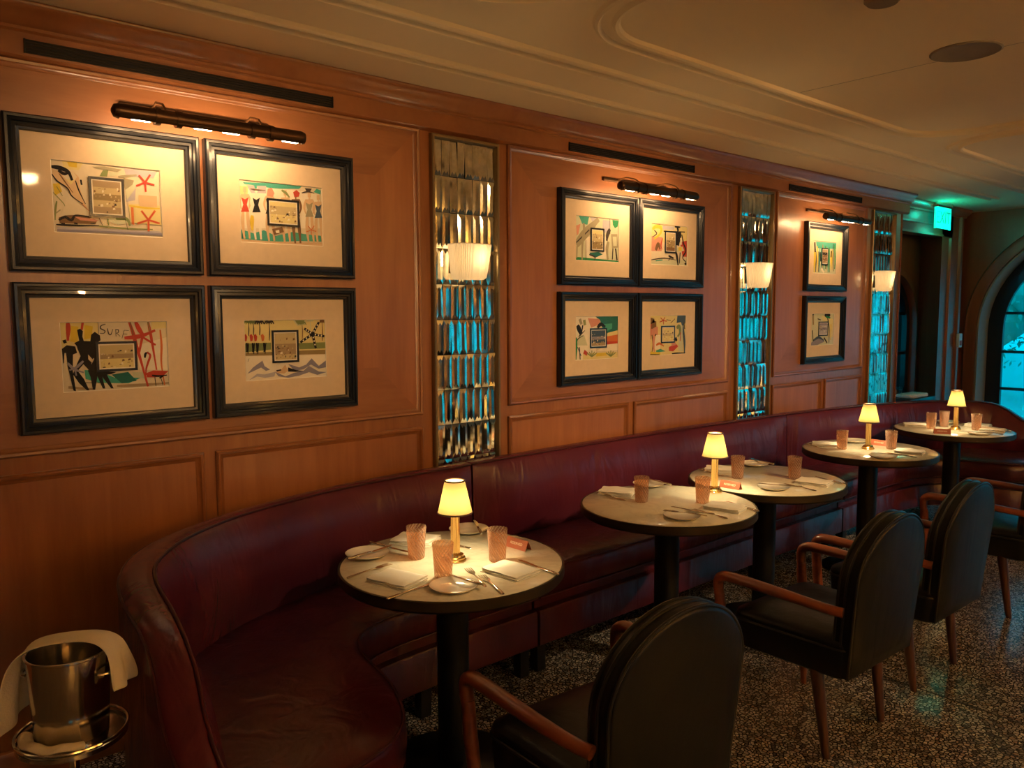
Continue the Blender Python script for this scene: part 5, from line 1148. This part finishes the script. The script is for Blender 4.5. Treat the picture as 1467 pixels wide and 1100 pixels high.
# ---------------------------------------------------------------- terrace outside the arched windows
struct(MB().box(-8, 26, YB+.33, 34, -.12, -.02).build('ground', 'outdoor_stone'))
struct(MB().box(7.5, 26, -8, YB+.33, -.12, -.02).build('ground_side', 'outdoor_stone'))
def bush(name, loc, r, h, label, cat, mat, seed, n=1100, trunk=0.0, leaf=.065, group=None):
    R = random.Random(seed); t = empty(name, label, cat, loc, 0, group)
    mb = MB()
    lobes = [(R.uniform(-.55, .55)*r, R.uniform(-.55, .55)*r, trunk+h*R.uniform(.25, .75), r*R.uniform(.4, .65)) for _ in range(9)]
    for lx, ly, lz, lr in lobes:
        for _ in range(n//9):
            v = Vector((R.gauss(0, 1), R.gauss(0, 1), R.gauss(0, 1))).normalized()
            c = Vector((lx, ly, lz))+Vector((v.x*lr, v.y*lr, v.z*lr*h/(1.6*r)))*R.uniform(.75, 1.05)
            if c.z < .02: c.z = .02
            a = Vector((R.gauss(0, 1), R.gauss(0, 1), R.gauss(0, 1))).normalized(); b_ = a.cross(v).normalized()
            s = leaf*R.uniform(.7, 1.4)
            mb.add([c-a*s, c+b_*s*.45, c+a*s, c-b_*s*.45], [(0, 1, 2, 3)])
    mb.build('foliage', mat, t)
    core = MB()
    for lx, ly, lz, lr in lobes:
        q = .6*lr; core.lathe([(.001, max(.01, lz-q*h/(1.6*r))), (q*.8, lz-q*.4), (q, lz), (q*.8, lz+q*.5), (.001, lz+q*h/(1.6*r))], 12, (lx, ly))
    core.build('inner_foliage', mat, t)
    MB().tube([(0, 0, 0), (.03, 0, (trunk+h)*.35), (0, .03, (trunk+h)*.6)], [.09, .07, .04], 8).build('trunk', 'bark', t)
    return t
for i, (x, y, r, h, tk, mt_, lb) in enumerate(((-1.5, 16.5, 1.5, 2.4, .75, 'leaf', 'leafy tree beyond the terrace, seen through the upper arched window'), (1.9, 19, 1.5, 2.4, 1.2, 'leaf_light', 'pale leafy tree farther behind the terrace, in the arched window'), (.2, 14.9, .7, 1.2, .0, 'leaf', 'low round shrub on the terrace outside the arched window'),
        (3.5, 16, 1.5, 2.5, 1.0, 'leaf', 'leafy tree outside, right of the view'), (6.5, 17, 1.6, 2.4, 1.0, 'leaf_light', 'pale tree outside, far right of the view'), (11.5, 7.5, 1.4, 2.2, .8, 'leaf', 'leafy tree on the side terrace'), (12, 3.5, 1.5, 2.2, .9, 'leaf_light', 'pale tree on the side terrace'), (11, .3, 1.2, 2.0, .6, 'leaf', 'bushy tree on the side terrace'))):
    bush('tree' if tk else 'shrub', (x, y, -.02), r, h, lb, 'tree' if tk else 'shrub', mt_, 20+i, trunk=tk)
def parasol(loc, label):
    t = empty('parasol', label, 'parasol', loc)
    MB().tube([(0, 0, 0), (0, 0, 2.5)], .025, 10).build('pole', 'outdoor_white', t)
    MB().lathe([(.16, 1.05), (.13, 1.5), (.09, 2.0), (.05, 2.42), (.001, 2.55)], 40, fn=lambda th, z, k: 1+.16*math.cos(8*th)).build('canopy', 'outdoor_white', t, angle=70)
    MB().lathe([(.0005, 0), (.28, 0), (.26, .08), (.0005, .1)], 24).build('base', 'outdoor_white', t)
    return t
parasol((-.9, 14.5, -.02), 'closed white parasol on the terrace outside the arched window')
parasol((1.0, 12.4, -.02), 'closed white parasol nearer the arched window')
def lounge(loc, rz, label):
    t = empty('outdoor_sofa', label, 'sofa', loc, rz)
    MB().box(-.8, .8, -.38, .38, .12, .30).build('frame', 'outdoor_white', t, bevel=.02)
    MB().box(-.76, .76, -.34, .30, .30, .45).build('cushion', 'outdoor_white', t, bevel=.04, bseg=3)
    MB().box(-.8, .8, .26, .42, .30, .80).build('backrest', 'outdoor_white', t, bevel=.05, bseg=3)
    for sx in (-.74, .74):
        for sy in (-.32, .32): MB().box(sx-.03, sx+.03, sy-.03, sy+.03, 0, .13).build('leg', 'dark_paint', t)
    return t
lounge((-1.9, 11.6, -.02), .3, 'white terrace sofa outside the arched window')
lounge((3.0, 14.0, -.02), -.5, 'second white terrace sofa, farther from the window')
